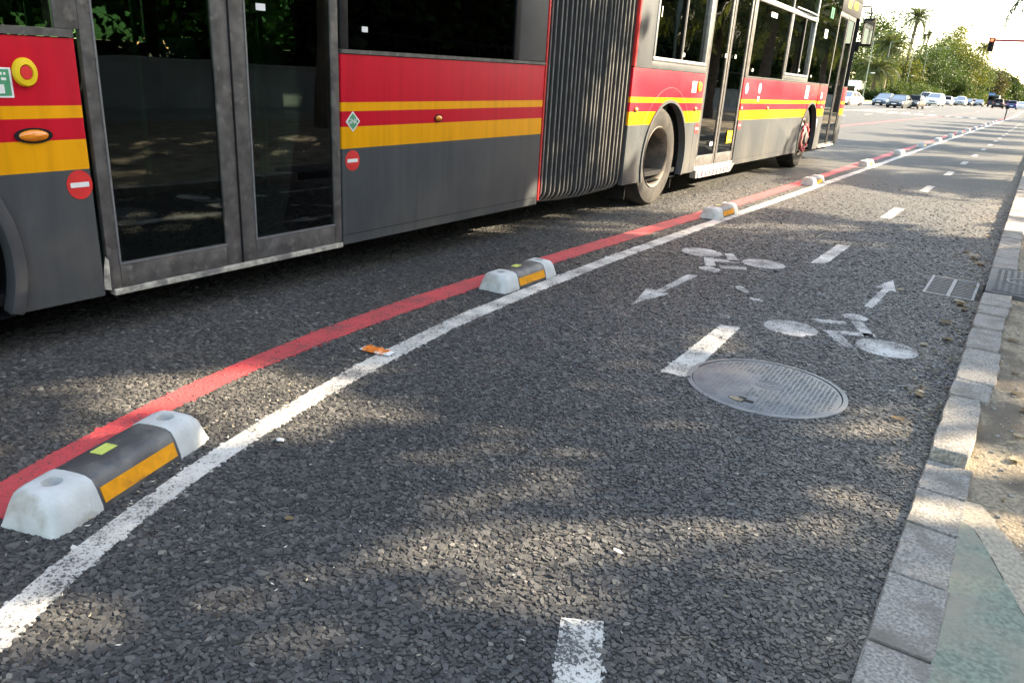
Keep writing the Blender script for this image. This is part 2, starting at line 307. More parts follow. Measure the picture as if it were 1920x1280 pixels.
# ground sheet
gm = MB(); gys = [-3000, -80, 0, 98, 104, 110, 116, 122, 130, 200, 500, 3500]; gv = []
for y in gys: gv += [(-3000, y, gzf(y) - .06), (3000, y, gzf(y) - .06)]
gm.add(gv, [(2 * i, 2 * i + 1, 2 * i + 3, 2 * i + 2) for i in range(len(gys) - 1)])
tag(gm.build('ground', 'grass'), kind='structure')
RYS = np.concatenate([[-60], np.arange(-20, 96, 4.), np.arange(96, 132, 3.), [160, 300, 1100]])
road = strip_mb(lambda y: -19.6, lambda y: -.065, RYS, 0).build('road', 'asphalt'); tag(road, kind='structure')
tag(strip_mb(lambda y: -60, lambda y: -19.45, RYS, .1).build('grass_verge', 'grass'), kind='structure')
kb = MB()
for i in range(len(RYS) - 1):
    y0, y1 = RYS[i], RYS[i + 1]; vs = []
    for y in (y0, y1): vs += [(-19.6, y, gzf(y) - .05), (-19.4, y, gzf(y) - .05), (-19.4, y, gzf(y) + .14), (-19.6, y, gzf(y) + .14)]
    kb.add(vs, [(0, 1, 5, 4), (1, 2, 6, 5), (2, 3, 7, 6), (3, 0, 4, 7)])
tag(kb.build('far_kerb', 'sandy'), kind='structure')
# right-hand earth verge with real relief, then pavement
nx, ny = 46, 400; xs = np.concatenate([np.linspace(.02, .6, 30), np.linspace(.65, 6.2, 16)]); ys = np.concatenate([np.linspace(-4, .8, 20), np.linspace(.85, 9, 300), np.linspace(9.3, 70, 80)])
Xg, Yg = np.meshgrid(xs, ys)
def vn(x, y, s, seed):
    r = np.random.default_rng(seed); a = 0
    for k in range(7): an = r.uniform(0, 6.28); f = s * r.uniform(.6, 1.7); a = a + np.sin((x * math.cos(an) + y * math.sin(an)) * f + r.uniform(0, 6.28))
    return a / 7
def verge_z(x, y): return .002 + .052 * smooth01((y - 2.7) / .9) - .012 * smooth01((x - .1) / .5) + .006 * vn(x, y, 9, 1) + .004 * vn(x, y, 30, 2) + .003 * vn(x, y, 70, 3)
Zg = verge_z(Xg, Yg)
n_, m_ = len(ys), len(xs); idx = np.arange(n_ * m_).reshape(n_, m_)
q = np.stack([idx[:-1, :-1], idx[:-1, 1:], idx[1:, 1:], idx[1:, :-1]], -1).reshape(-1)
vm = fast_mesh('earth_verge', np.stack([Xg, Yg, Zg], -1).reshape(-1, 3), [4] * ((n_ - 1) * (m_ - 1)), q, None, ['dirt'])
vm.polygons.foreach_set('use_smooth', [True] * len(vm.polygons)); tag(link('earth_verge', vm), kind='structure')
tag(MB().box(6.2, 9.2, -30, 220, -.05, .02).build('pavement', 'pave'), kind='structure')
# cycle path ramp in the near right corner: green coating with a sandy edge strip
def ragged(poly, amp=.0025):
    r = random.Random(11); out = []
    for (a, b), (c, d) in zip(poly, poly[1:] + poly[:1]):
        n = max(1, int(math.hypot(c - a, d - b) / .04))
        out += [(a + (c - a) * k / n + (r.gauss(0, amp) if k else 0), b + (d - b) * k / n + (r.gauss(0, amp) if k else 0)) for k in range(n)]
    return out
def flat(poly, z): m = MB(); m.prism([(u, v) for u, v in ragged(poly)], z - .03, z, lambda a, b, c: (a, b, c)); return m
tag(flat([(.07, .7), (.55, .7), (.5, 1.3), (.34, 1.75), (.175, 2.25), (.108, 2.44), (.07, 2.47)], .0165).build('green_cycle_ramp', 'gpath'), kind='structure')
tag(flat([(.552, .7), (1.1, .7), (.72, 1.4), (.42, 2.0), (.262, 2.3), (.12, 2.62), (.07, 2.62), (.07, 2.475), (.109, 2.445), (.177, 2.255), (.342, 1.755), (.502, 1.302)], .0145).build('sandy_path_edge', 'sandy'), kind='structure')

# ------------------------------------------------------------------ markings (parts of the road)
DASHES = [[(-.585, 1.17), (-.50, 1.225), (-.585, 1.41), (-.672, 1.36)], [(-1.14, 3.05), (-1.02, 3.06), (-1.075, 3.96), (-1.172, 3.92)],
          [(-1.185, 5.96), (-1.085, 6.0), (-1.09, 6.93), (-1.185, 6.9)]]
for k in range(18):
    y0 = 8.9 + 3.12 * k; DASHES.append([(-1.175, y0), (-1.07, y0), (-1.07, y0 + .98), (-1.175, y0 + .98)])
def disc(cx, cy, rx, ry, n=22, a0=0): return [(cx + rx * math.cos(2 * math.pi * k / n), cy + ry * math.sin(2 * math.pi * k / n)) for k in range(n)]
BIKE_OUT = [disc(-.863, 4.148, .139, .14), disc(-.388, 4.152, .147, .145), [(-.818, 4.425), (-.651, 4.502), (-.634, 4.44), (-.771, 4.37)], disc(-.628, 4.64, .069, .068, 16),
            [(-.632, 4.53), (-.578, 4.57), (-.465, 4.311), (-.515, 4.285)], [(-.716, 4.242), (-.648, 4.286), (-.535, 4.061), (-.563, 4.012)], [(-.648, 4.288), (-.49, 4.366), (-.475, 4.3), (-.628, 4.23)]]
BIKE_IN = [disc(-1.912, 5.645, .15, .15), disc(-1.437, 5.622, .151, .15), disc(-1.673, 5.148, .073, .072, 16), [(-1.84, 5.488), (-1.778, 5.52), (-1.67, 5.268), (-1.726, 5.215)],
           [(-1.765, 5.492), (-1.596, 5.575), (-1.578, 5.5), (-1.726, 5.412)], [(-1.768, 5.745), (-1.722, 5.79), (-1.58, 5.533), (-1.652, 5.5)], [(-1.665, 5.318), (-1.497, 5.41), (-1.474, 5.338), (-1.621, 5.232)]]
ARROW_IN = [(-1.694, 3.952), (-1.778, 4.325), (-1.712, 4.333), (-1.727, 4.869), (-1.663, 4.897), (-1.667, 4.322), (-1.624, 4.314)]
ARROW_OUT = [(-.633, 4.93), (-.618, 5.534), (-.668, 5.52), (-.603, 5.849), (-.535, 5.497), (-.576, 5.503), (-.586, 4.922)]
FADED = [[(-1.383, 4.814), (-1.351, 4.847), (-1.269, 4.746), (-1.27, 4.697), (-1.354, 4.749)], [(-1.22, 4.6), (-1.17, 4.62), (-1.13, 4.57), (-1.19, 4.55)], [(-1.25, 4.12), (-1.2, 4.14), (-1.17, 4.08), (-1.22, 4.07)]]
MANC, MANR = (-.722, 3.195), .318
GRATE = (-.396, -.098, 5.63, 6.25)
def inpoly(P, poly):
    x, y = P[:, 0], P[:, 1]; r = np.zeros(len(P), bool); n = len(poly); j = n - 1
    for i in range(n):
        xi, yi = poly[i]; xj, yj = poly[j]
        r ^= ((yi > y) != (yj > y)) & (x < (xj - xi) * (y - yi) / (yj - yi + 1e-12) + xi); j = i
    return r
# ---- stone chippings of the worn surface close by
def jgrid(x0, x1, y0, y1, s):
    gx = np.arange(x0, x1, s); gy = np.arange(y0, y1, s * .9); X, Y = np.meshgrid(gx, gy); X = X + (np.arange(len(gy))[:, None] % 2) * s / 2
    P = np.stack([X.ravel(), Y.ravel()], -1); return P + rng.uniform(-.34 * s, .34 * s, P.shape)
P1 = jgrid(-3.15, -.058, .42, 3.6, .0128); d1 = np.hypot(P1[:, 0], P1[:, 1]) + rng.normal(0, .12, len(P1)); P1 = P1[(d1 < 3.1)]
def ringp(x0, y1, s, r0, r1):
    P = jgrid(x0, -.058, .42, y1, s); d = np.hypot(P[:, 0], P[:, 1]) + rng.normal(0, .25, len(P)); return P[(d >= r0) & (d < r1)]
P2 = ringp(-4.0, 5.4, .0155, 3.1, 5.0); P3 = ringp(-4.0, 9, .0225, 5.0, 8.0); P4 = ringp(-3.4, 14, .034, 8.0, 12.5); P4 = P4[rng.uniform(0, 1, len(P4)) > (np.hypot(P4[:, 0], P4[:, 1]) - 8.5) / 4.5]
CP = np.concatenate([P1, P2, P3, P4]); CS = np.concatenate([np.full(len(P), s_) for P, s_ in ((P1, .0132), (P2, .0165), (P3, .02), (P4, .024))]) * rng.lognormal(0.02, .26, len(P1) + len(P2) + len(P3) + len(P4))
keep = (np.hypot(CP[:, 0] - MANC[0], CP[:, 1] - MANC[1]) > MANR + .012) & ~((CP[:, 0] > GRATE[0] - .01) & (CP[:, 1] > GRATE[2] - .01) & (CP[:, 1] < GRATE[3] + .01))
CP, CS = CP[keep], CS[keep]
def chip_arrays(P, S, hk=1.0):
    n = len(P); K = 5
    an = rng.uniform(0, 6.283, (n, 1)) + np.arange(K) * 2 * math.pi / K + rng.uniform(-.42, .42, (n, K)); r = S[:, None] * rng.uniform(.4, .76, (n, K))
    st = rng.uniform(.72, 1.3, (n, 1)); ra = rng.uniform(0, 3.14, (n, 1)); ox, oy = r * np.cos(an) * st, r * np.sin(an) / st
    ox, oy = ox * np.cos(ra) - oy * np.sin(ra), ox * np.sin(ra) + oy * np.cos(ra)
    h = np.minimum(S[:, None], .014) * rng.uniform(.14, .34, (n, 1)) * hk * np.clip(1.25 - np.hypot(P[:, :1], P[:, 1:]) * .11, .35, 1); tx, ty = rng.normal(0, .12, (n, 1)), rng.normal(0, .12, (n, 1))
    k = rng.uniform(.82, .96, (n, K)); top = np.stack([P[:, :1] + ox * k, P[:, 1:] + oy * k, h + tx * ox + ty * oy], -1)
    bot = np.stack([P[:, :1] + ox, P[:, 1:] + oy, np.full((n, K), -.003)], -1)
    V = np.concatenate([top, bot], 1).reshape(-1, 3); base = (np.arange(n) * 2 * K)[:, None]
    pat = list(range(K))
    for i in range(K): pat += [K + i, K + (i + 1) % K, (i + 1) % K, i]
    Lp = (base + np.array(pat)).ravel(); Sz = np.tile([K] + [4] * K, n); tone = np.repeat(rng.uniform(0, 1, n), 2 * K)
    return V, Sz, Lp, tone
ej = rng.normal(0, .004, len(CP)); y_ = CP[:, 1]
mW = (CP[:, 0] > xat(WL, y_) + ej) & (CP[:, 0] < xat(WR, y_) + ej); mR = (CP[:, 0] > xat(RL, y_) + ej) & (CP[:, 0] < xat(RR, y_) + ej)
rest = ~(mW | mR)
def marking(name, sheet, mask, m, **lab):
    """flat paint sheet + the chippings it covers, one mesh"""
    global rest
    sm = sheet.mesh(name, m); 
    V0 = np.array([v.co[:] for v in sm.vertices]).reshape(-1, 3); S0 = np.array([p.loop_total for p in sm.polygons]); L0 = np.array([l.vertex_index for l in sm.loops])
    T0 = np.full(len(V0), .5)
    if mask is not None and mask.any():
        V, Sz, Lp, tn = chip_arrays(CP[mask], CS[mask], .85); Lp = Lp + len(V0)
        V0, S0, L0, T0 = np.concatenate([V0, V]), np.concatenate([S0, Sz]), np.concatenate([L0, Lp]), np.concatenate([T0, tn])
    o = link(name, fast_mesh(name, V0, S0, L0, T0, [m]), road); tag(o, **lab); return o
marking('white_edge_line', strip_mb(lambda y: xat(WL, y), lambda y: xat(WR, y), YS, .004), mW, 'white', label='continuous white line curving along the cycle lane')
marking('red_edge_line', strip_mb(lambda y: xat(RL, y), lambda y: xat(RR, y), YS, .004), mR, 'redp', label='continuous red line beside the bus lane separators')
def polys_mark(name, polys, m, label=None):
    global rest
    sh = MB(); mask = np.zeros(len(CP), bool)
    for p in polys:
        zz = .004 + (gzf(p[0][1])); sh.add([(a, b, zz) for a, b in p], [tuple(range(len(p)))]); mask |= inpoly(CP + ej[:, None] * .7, p)
    mask &= rest; rest &= ~mask
    return marking(name, sh, mask, m, label=label)
for i, dpoly in enumerate(DASHES): polys_mark('lane_dash', [dpoly], 'faded' if i > 2 else ('scant' if i == 0 else 'white'))
polys_mark('bicycle_symbol', BIKE_OUT, 'faded', 'painted bicycle nearest the kerb'); polys_mark('bicycle_symbol', BIKE_IN, 'faded', 'painted bicycle upside down beside the white line')
polys_mark('direction_arrow', [ARROW_IN], 'faded', 'painted arrow pointing towards the viewer'); polys_mark('direction_arrow', [ARROW_OUT], 'faded', 'painted arrow pointing away near the drain')
polys_mark('faded_mark', FADED, 'faded')
V, Sz, Lp, tn = chip_arrays(CP[rest], CS[rest])
o = link('asphalt_chippings', fast_mesh('asphalt_chippings', V, Sz, Lp, tn, ['chip']), road); o['kind'] = 'stuff'
# far carriageway lines
def rect(x0, x1, y0, y1): return [(x0, y0), (x1, y0), (x1, y1), (x0, y1)]
marking('red_lane_line', strip_mb(lambda y: -6.55, lambda y: -6.35, np.concatenate([np.arange(-20, 140, 4.), [200, 400]]), .004), None, 'redp', label='thin red line on the far side of the bus lane')
marking('white_lane_line', strip_mb(lambda y: -12.75, lambda y: -12.55, np.concatenate([np.arange(-20, 140, 4.), [200, 400]]), .004), None, 'white')
for x0 in (-9.6,):
    for k in range(16): polys_mark('carriageway_dash', [rect(x0 - .07, x0 + .07, 20 + 9 * k, 23 + 9 * k)], 'white')
for k in range(9): polys_mark('crossing_stripe', [rect(-12.3 + k * .95, -11.8 + k * .95, 70, 73.2)], 'white')
polys_mark('stop_line', [rect(-12.4, -6.7, 66.6, 67.1)], 'white')

# ------------------------------------------------------------------ kerb stones
kerb = empty('kerb', (0, 0, 0)); tag(kerb, kind='structure')
def kerb_stone(y0, y1, xl, xr, top, jit=.004, wear=0, seed=0):
    r = random.Random(seed); n = 7; pts = []
    for k in range(n): t = k / (n - 1); pts.append((xr + r.gauss(0, jit) - (wear * .5 if k in (0, n - 1) else 0), y0 + .004 + (y1 - y0 - .008) * t))
    for k in range(n): t = k / (n - 1); pts.append((xl + r.gauss(0, jit * .7) + (wear * .4 if k in (0, n - 1) else 0), y1 - .004 - (y1 - y0 - .008) * t))
    cx = sum(p[0] for p in pts) / len(pts); cy = (y0 + y1) / 2; tx, ty = r.gauss(0, .02), r.gauss(0, .008)
    m = MB(); rings = []
    for z, k in ((-.08, 1.0), (top - .012, 1.0), (top - .004, .975), (top, .93)):
        rings.append([(cx + (p[0] - cx) * k, cy + (p[1] - cy) * (1 - (1 - k) * .35), z + (tx * (p[0] - cx) + ty * (p[1] - cy) if z > 0 else 0) + (r.gauss(0, .0012) if z > 0 else 0) + gzf(p[1])) for p in pts])
    m.loft(rings); o = m.build('kerb_stone', 'stone', kerb, smooth=True, angle=28); return o
for i, (a, b) in enumerate(zip([.35, .62, .95, 1.33, 1.725, 2.041, 2.351, 2.609], [.62, .95, 1.33, 1.725, 2.041, 2.351, 2.609, 2.86])): kerb_stone(a, b, -.066, .079, .019, .002, 0, i)
near = [(2.865, 3.47, -.064, .062, .066, .016), (3.475, 3.7, -.063, .088, .07, .012), (3.70, 4.25, -.06, .098, .072, .012), (4.255, 4.68, -.06, .09, .07, .012), (4.685, 5.02, -.06, .088, .075, .01), (5.02, 5.24, -.06, .098, .078, .014), (5.24, 5.63, -.06, .1, .08, .01)]
for i, (a, b, l, r_, t_, wv) in enumerate(near): kerb_stone(a, b, l, r_, t_, .0028, wv * .8, 30 + i)
yk = 6.55; i = 0
while yk < 62: ln = random.uniform(.42, .62); kerb_stone(yk, yk + ln, -.062, .1, .085 + random.uniform(-.004, .004), .003, .004, 60 + i); yk += ln; i += 1
tag(MB().box(-.062, .1, 62.2, 400, -.1, .36).build('kerb_run', 'stone', kerb))
# inspection cover let into the kerb line
cv = empty('inspection_cover', (.07, 6.09, .08)); tag(cv, 'square iron inspection cover set in the kerb beside the drain', 'cover')
MB().box(-.125, .26, -.44, .44, -.1, 0).build('cover_frame', 'irond', cv, bev=.006)
MB().box(-.09, .24, -.40, .40, -.01, .004).build('lid', 'irond', cv, bev=.002)
m = MB()
for a in range(9):
    for b in range(22): x, y = -.08 + a * .038, -.39 + b * .036; m.box(x, x + .02, y, y + .012, .004, .006)
tag(m.build('tread_pattern', 'irond', cv), kind='stuff')
m = MB(); m.lathe([(.1, .004), (.1, .009), (.112, .009), (.112, .004)], lambda x, y, h: (.09 + x, y, h), 36); m.build('ring', 'iron', cv)

# ------------------------------------------------------------------ manhole cover
mh = empty('manhole_cover', (MANC[0], MANC[1], 0)); tag(mh, 'round grey iron manhole cover in the cycle lane beside a white dash', 'manhole cover')
MB().lathe([(MANR + .012, -.03), (MANR + .012, .005), (MANR + .004, .0065), (MANR - .008, .0065), (MANR - .008, -.03)], lambda x, y, h: (x, y, h), 80).build('rim', 'iron', mh, smooth=True)
lid = MB().lathe([(MANR - .012, -.03), (MANR - .012, .003), (MANR - .015, .0045), (.001, .0045)], lambda x, y, h: (x, y, h), 80).build('lid', 'iron', mh, smooth=True)
m = MB(); an = R_(28); ca, sa = math.cos(an), math.sin(an)
for a in range(-16, 17):
    for b in range(-16, 17):
        u, v = a * .0205 + (b % 2) * .01, b * .0205; x, y = u * ca - v * sa, u * sa + v * ca; rr = math.hypot(x, y)
        if rr > MANR - .028 or rr < .062 or (abs(x + .05) < .06 and abs(y + .21) < .05): continue
        du, dv = (.0072, .0026) if (a + b) % 2 else (.0026, .0072); hz = .0035 * (.35 if x < -.05 and y < .12 else 1) * random.uniform(.6, 1)
        cs = [(-du, -dv), (du, -dv), (du, dv), (-du, dv)]
        bt = [(x + p * ca - q_ * sa, y + p * sa + q_ * ca, .0044) for p, q_ in cs]; tp = [(x + .65 * (p * ca - q_ * sa), y + .65 * (p * sa + q_ * ca), .0045 + hz) for p, q_ in cs]
        m.add(bt + tp, [(4, 5, 6, 7), (0, 1, 5, 4), (1, 2, 6, 5), (2, 3, 7, 6), (3, 0, 4, 7)])
tag(m.build('tread_pattern', 'iron', lid), kind='stuff')
for rr in (.052, .037, .02): MB().lathe([(rr - .004, .004), (rr - .003, .0062), (rr + .003, .0062), (rr + .004, .004)], lambda x, y, h: (x + .01, y + .02, h), 40).build('raised_ring', 'iron', lid)
m = MB(); m.prism([(-.05, -.014), (-.018, -.014), (-.018, -.03), (.014, -.03), (.014, -.014), (.05, -.014), (.05, .012), (.014, .012), (.014, .028), (-.018, .028), (-.018, .012), (-.05, .012)], .0046, .0056, lambda a, b, c: (a - .035, b - .22, c)); m.build('lifting_slot', 'hole', lid)
m = MB(); m.prism([(-.045, -.01), (-.02, -.025), (.008, -.02), (.012, .004), (-.02, .018), (-.045, .008)], .0057, .0066, lambda a, b, c: (a - .037, b - .224, c)); m.build('packed_earth', 'dirt', lid)

# ------------------------------------------------------------------ drain grate
gx0, gx1, gy0, gy1 = GRATE; gr = empty('drain_grate', ((gx0 + gx1) / 2, (gy0 + gy1) / 2, 0)); tag(gr, 'slotted grey metal drain grate in the gutter', 'drain grate')
hx, hy = (gx1 - gx0) / 2, (gy1 - gy0) / 2
m = MB(); m.box(-hx, hx, -hy, -hy + .018, -.03, .007); m.box(-hx, hx, hy - .018, hy, -.03, .007); m.box(-hx, -hx + .016, -hy + .019, hy - .019, -.03, .0065); m.box(hx - .016, hx, -hy + .019, hy - .019, -.03, .0065); m.build('frame', 'grate', gr)
MB().box(-.011, .011, -hy + .019, hy - .019, -.03, .006).build('centre_bar', 'grate', gr)
MB().box(-hx + .001, hx - .001, -hy + .001, hy - .001, -.001, .0036).build('pit', 'hole', gr)
bar = MB().box(-hx + .017, -.012, -.0055, .0055, -.02, .005).mesh('bar', 'grate')
for k in range(11):
    y = -hy + .05 + k * (2 * hy - .1) / 10
    for sx_ in (0, hx + .005): o = link('bar', bar, gr); o.location = (0 + (hx - .001 if sx_ else 0), y, 0)
MB().box(hx + .002, hx + .032, -.26, .26, .002, .0032).build('inlet_gap', 'hole', gr)

# ------------------------------------------------------------------ lane separators
def sep_section(wk, zk):
    prof = [(-.1, 0), (-.098, .018), (-.083, .064), (-.07, .089), (-.05, .0985), (-.02, .101), (.02, .101), (.05, .0985), (.07, .089), (.083, .064), (.098, .018), (.1, 0)]
    return [(x * wk, z * zk) for x, z in prof]
def ring(y, wk, zk): return [(x, y, z) for x, z in sep_section(wk, zk)]
def cap_mesh():
    m = MB(); rs = [ring(0, 1, 1), ring(.08, 1, 1.0), ring(.1, .99, .985), ring(.117, .965, .94)]
    for t, (wk, zk) in ((.129, (.935, .84)), (.139, (.905, .66)), (.147, (.885, .42)), (.153, (.87, .18)), (.157, (.86, .03))): rs.append(ring(t, wk, zk))
    m.loft(rs); me = m.mesh('end_cap', 'conc', smooth=True, angle=75)
    # bolt recess cut into the top
    o = link('tmp', me); c = MB().loft([[(r_ * math.cos(t), .06 + r_ * math.sin(t), z_) for t in np.linspace(0, 2 * math.pi, 28, False)] for r_, z_ in ((.0245, .076), (.029, .13))]).build('tmpc', 'conc')
    md = o.modifiers.new('b', 'BOOLEAN'); md.object = c; md.operation = 'DIFFERENCE'; md.solver = 'EXACT'
    dg = bpy.context.evaluated_depsgraph_get(); r = bpy.data.meshes.new_from_object(o.evaluated_get(dg)); r.name = 'end_cap'
    bpy.data.objects.remove(o); bpy.data.objects.remove(c); r.materials.clear(); r.materials.append(MT['conc'])
    r.polygons.foreach_set('use_smooth', [True] * len(r.polygons)); r.set_sharp_from_angle(angle=R_(48)); return r
CAPM = cap_mesh()
CENM = MB().loft([ring(-.167, .955, .965), ring(-.16, .975, .975), ring(.16, .975, .975), ring(.167, .955, .965)]).mesh('rubber_body', 'srub', smooth=True, angle=60)
def strip_on_side(y0, y1, a, b, off):
    s = sep_section(.975, .975); p0, p1 = Vector((s[10][0], 0, s[10][1])), Vector((s[9][0], 0, s[9][1])); d = p1 - p0; nrm = Vector((d.z, 0, -d.x)).normalized()
    A, B = p0 + d * a + nrm * off, p0 + d * b + nrm * off; C_, D_ = A - nrm * .004, B - nrm * .004
    m = MB(); vs = [(A.x, y0, A.z), (A.x, y1, A.z), (B.x, y1, B.z), (B.x, y0, B.z), (C_.x, y0, C_.z), (C_.x, y1, C_.z), (D_.x, y1, D_.z), (D_.x, y0, D_.z)]
    return m.add(vs, [(0, 1, 2, 3), (4, 7, 6, 5), (0, 4, 5, 1), (1, 5, 6, 2), (2, 6, 7, 3), (3, 7, 4, 0)])
REFM = strip_on_side(-.148, .148, .02, .98, .0025).mesh('reflector_strip', 'refl')
LABM = MB().box(-.036, .004, -.05, .012, .0975, .1003).mesh('label', 'lime')
def separator(x, y, rz, label, lab=True):
    e = empty('lane_separator', (x, y, gzf(y) + .001), rz); tag(e, label, 'lane separator', 'separators along the cycle lane')
    b = link('rubber_body', CENM, e); link('reflector_strip', REFM, b)
    if lab: link('label', LABM, b)
    for s in (-1, 1):
        c = link('end_cap', CAPM, e); c.location = (0, s * .16, 0)
        if s < 0: c.rotation_euler = (0, 0, math.pi)
    return e
separator(-2.035, 1.095, R_(17.5), 'nearest lane separator with pale ends, orange strip and lime label')
separator(-2.425, 3.89, R_(1.5), 'second lane separator from the viewer, beside the white line')
separator(-2.42, 7.5, R_(-.5), 'third lane separator from the viewer, just past the bus middle wheel')
ords = ['fourth', 'fifth', 'sixth', 'seventh', 'eighth', 'ninth', 'tenth', 'eleventh', 'twelfth', 'thirteenth', 'fourteenth', 'fifteenth', 'sixteenth', 'seventeenth']
for k, od in enumerate(ords): y = 11.4 + 4.05 * k; separator(-2.44 - .0035 * (y - 11), y, R_(random.uniform(-1, 1)), f'{od} lane separator from the viewer in the row beside the red line', False)

# ------------------------------------------------------------------ the articulated bus
bus = empty('articulated_bus', (-3.16, 6, 0)); tag(bus, 'red, yellow and grey articulated bus with dark windows and black bellows', 'bus')
MRs = Matrix.Rotation(math.atan(.012), 4, 'X'); MRs.translation = (0, 0, -.032); MR = Matrix.Rotation(R_(-.2), 4, 'Z') @ MRs
MF = Matrix.Translation((.06, 1.35, 0)) @ Matrix.Rotation(R_(.6), 4, 'Z')
YZ = lambda u, v, w: (w, u, v)
def part(name, mb, m, S, parent=bus, **k):
    return mb.build(name, m, parent, (S if parent is bus else None), **k)
def side(poly, a=-.04, b=0): return MB().prism(poly, a, b, YZ)
def arch(c, zc, r, a0, a1, n=22): return [(c + r * math.cos(R_(a0 + (a1 - a0) * i / n)), zc + r * math.sin(R_(a0 + (a1 - a0) * i / n))) for i in range(n + 1)]
def cut_panel(s0, s1, z0, z1, c, zc, r):
    dz = zc - z0; h = math.sqrt(r * r - dz * dz) if abs(dz) < r else 0
    aa = math.degrees(math.atan2(-dz, -h)); a1 = math.degrees(math.atan2(-dz, h)); a = 360 + aa if aa < 0 else aa
    return [(s0, z0)] + arch(c, zc, r, a, a1) + [(s1, z0), (s1, z1), (s0, z1)]
ZB, ZT = .272, 1.303
part('side_panel', side(cut_panel(-8.6, -4.243, ZB, ZT, -5.17, .48, .59)), 'livery', MR, bev=.004)
part('side_panel', side([(-2.832, ZB), (-.748, ZB), (-.748, ZT), (-2.832, ZT)]), 'livery', MR, bev=.004)
part('side_panel', side(cut_panel(-.718, 1.138, ZB, ZT, .22, .46, .56)), 'livery', MF, bev=.004)
part('side_panel', side(cut_panel(2.535, 7.285, .262, 1.318, 6.33, .46, .555)), 'livery', MF, bev=.004)
part('side_panel', side([(8.68, .27), (9.0, .3), (9.03, 1.0), (9.0, 1.32), (8.68, 1.32)]), 'livery', MF, bev=.004)
for c, S in ((.22, MF), (6.33, MF)):       # arch lips
    r0, r1 = .545, .572; m = MB(); P0 = arch(c, .463, r0, 200, -20, 30); P1 = arch(c, .463, r1, 200, -20, 30)
    m.prism(P1 + P0[::-1], -.06, .014, YZ); part('wheel_arch_lip', m, 'grey', S)
    m = MB(); P0 = arch(c, .463, .686, 165, 30, 30); P1 = arch(c, .463, .6885, 165, 30, 30); m.prism(P1 + P0[::-1], -.004, .0015, YZ); part('panel_seam_or_glint', m, 'alu', S)  # pale arc: reflection along the arch trim edge, put in as a bright strip
m = MB(); P0 = arch(-5.17, .48, .572, 80, -20, 26); P1 = arch(-5.17, .48, .622, 80, -20, 26); m.prism(P1 + P0[::-1], -.05, .026, YZ); part('wheel_arch_flare', m, 'grey', MR, bev=.012)
for sm_, S_, z0_, z1_ in ((4.02, MF, .27, 1.3), (1.0, MF, .29, .8), (-6.6, MR, .28, 1.3), (5.62, MF, .27, .79)): part('panel_seam_or_glint', MB().box(-.01, .0006, sm_ - .0025, sm_ + .0025, z0_, z1_), 'black', S_)
for a_, b_, S_ in ((2.56, 5.7, MF), (-2.82, -.76, MR)): part('skirt_seam', MB().box(-.01, .0006, a_, b_, .326, .3295), 'black', S_)
# upper body: pillars, window panes, roof line
def pane(s0, s1, z0, z1, S, parent=bus, x=-.012): return part('window_pane', MB().box(x - .006, x, s0, s1, z0, z1), 'glass', S, parent)
def pillar(s0, s1, z0, z1, S, m='grey', x0=-.05, x1=.001, name='pillar'): return part(name, MB().box(x0, x1, s0, s1, z0, z1), m, S, bev=.003)
WT = 2.42
part('belt_trim', MB().box(-.05, .006, -8.6, -4.246, ZT + .002, 1.334), 'frame', MR); part('belt_trim', MB().box(-.05, .006, -2.83, -.75, ZT + .002, 1.325), 'frame', MR)
for a, b in ((-8.5, -7.1), (-7.05, -5.7), (-5.65, -4.31)): pane(a, b, 1.335, WT, MR)
for a, b in ((-7.1, -7.05), (-5.7, -5.65)): pillar(a, b, 1.335, WT, MR, 'black')
pillar(-4.31, -4.218, 1.335, 2.6, MR, 'frame'); pillar(-2.834, -2.775, 1.328, 2.6, MR, 'black'); pane(-2.775, -1.11, 1.326, WT, MR); pillar(-1.108, -.752, 1.328, 2.6, MR, 'grey')
pillar(-1.165, -1.109, 1.329, WT, MR, 'black')
pillar(-.722, -.75 + .01, .3, 2.7, MR, 'sred', -.05, .004, 'red_edge_strip'); pillar(-.718, -.69, 1.31, 2.7, MF, 'sred', -.05, .004, 'red_edge_strip')
def framed_window(s0, s1, z0, z1, S, splits, fw=.035):
    e = part('window_frame', MB().box(-.03, .008, s0, s1, z0, z0 + fw).box(-.03, .008, s0, s0 + fw, z0 + fw + .001, z1).box(-.03, .008, s1 - fw, s1, z0 + fw + .001, z1).box(-.02, .014, s0 + .01, s1 - .01, z0 + .008, z0 + .016), 'alu', S, bev=.003)
    ed = [s0 + fw] + splits + [s1 - fw]
    for i in range(len(ed) - 1):
        MB().box(-.02 - .012 * (i % 2), -.015 - .012 * (i % 2), ed[i], ed[i + 1], z0 + fw, z1).build('glass', 'glass', e)
    for s in splits: MB().box(-.03, .002, s - .014, s + .014, z0 + fw + .002, z1 - .001).build('mullion', 'black', e); MB().box(-.02, .004, s + .0145, s + .026, z0 + fw + .002, z1 - .001).build('mullion', 'alu', e)
    return e
pillar(-.688, -.335, 1.306, 2.6, MF); pillar(-.333, 1.136, 1.306, 1.375, MF); framed_window(-.331, 1.08, 1.377, 2.5, MF, [.375]); pillar(1.083, 1.136, 1.378, 2.6, MF, 'frame')
pane(2.66, 4.25, 1.336, 2.18, MF); pillar(2.535, 2.655, 1.322, 2.6, MF, 'frame'); pillar(4.252, 4.30, 1.322, 2.6, MF, 'frame'); pillar(4.302, 5.69, 1.322, 1.385, MF); framed_window(4.305, 5.69, 1.388, 2.18, MF, [5.06])
part('belt_trim', MB().box(-.03, .004, 2.537, 7.28, 1.3195, 1.3215 + .008), 'frame', MF)
part('window_rail', MB().box(-.04, .012, 2.66, 5.74, 2.185, 2.245), 'alu', MF, bev=.006); pane(2.68, 4.23, 2.25, 2.6, MF)
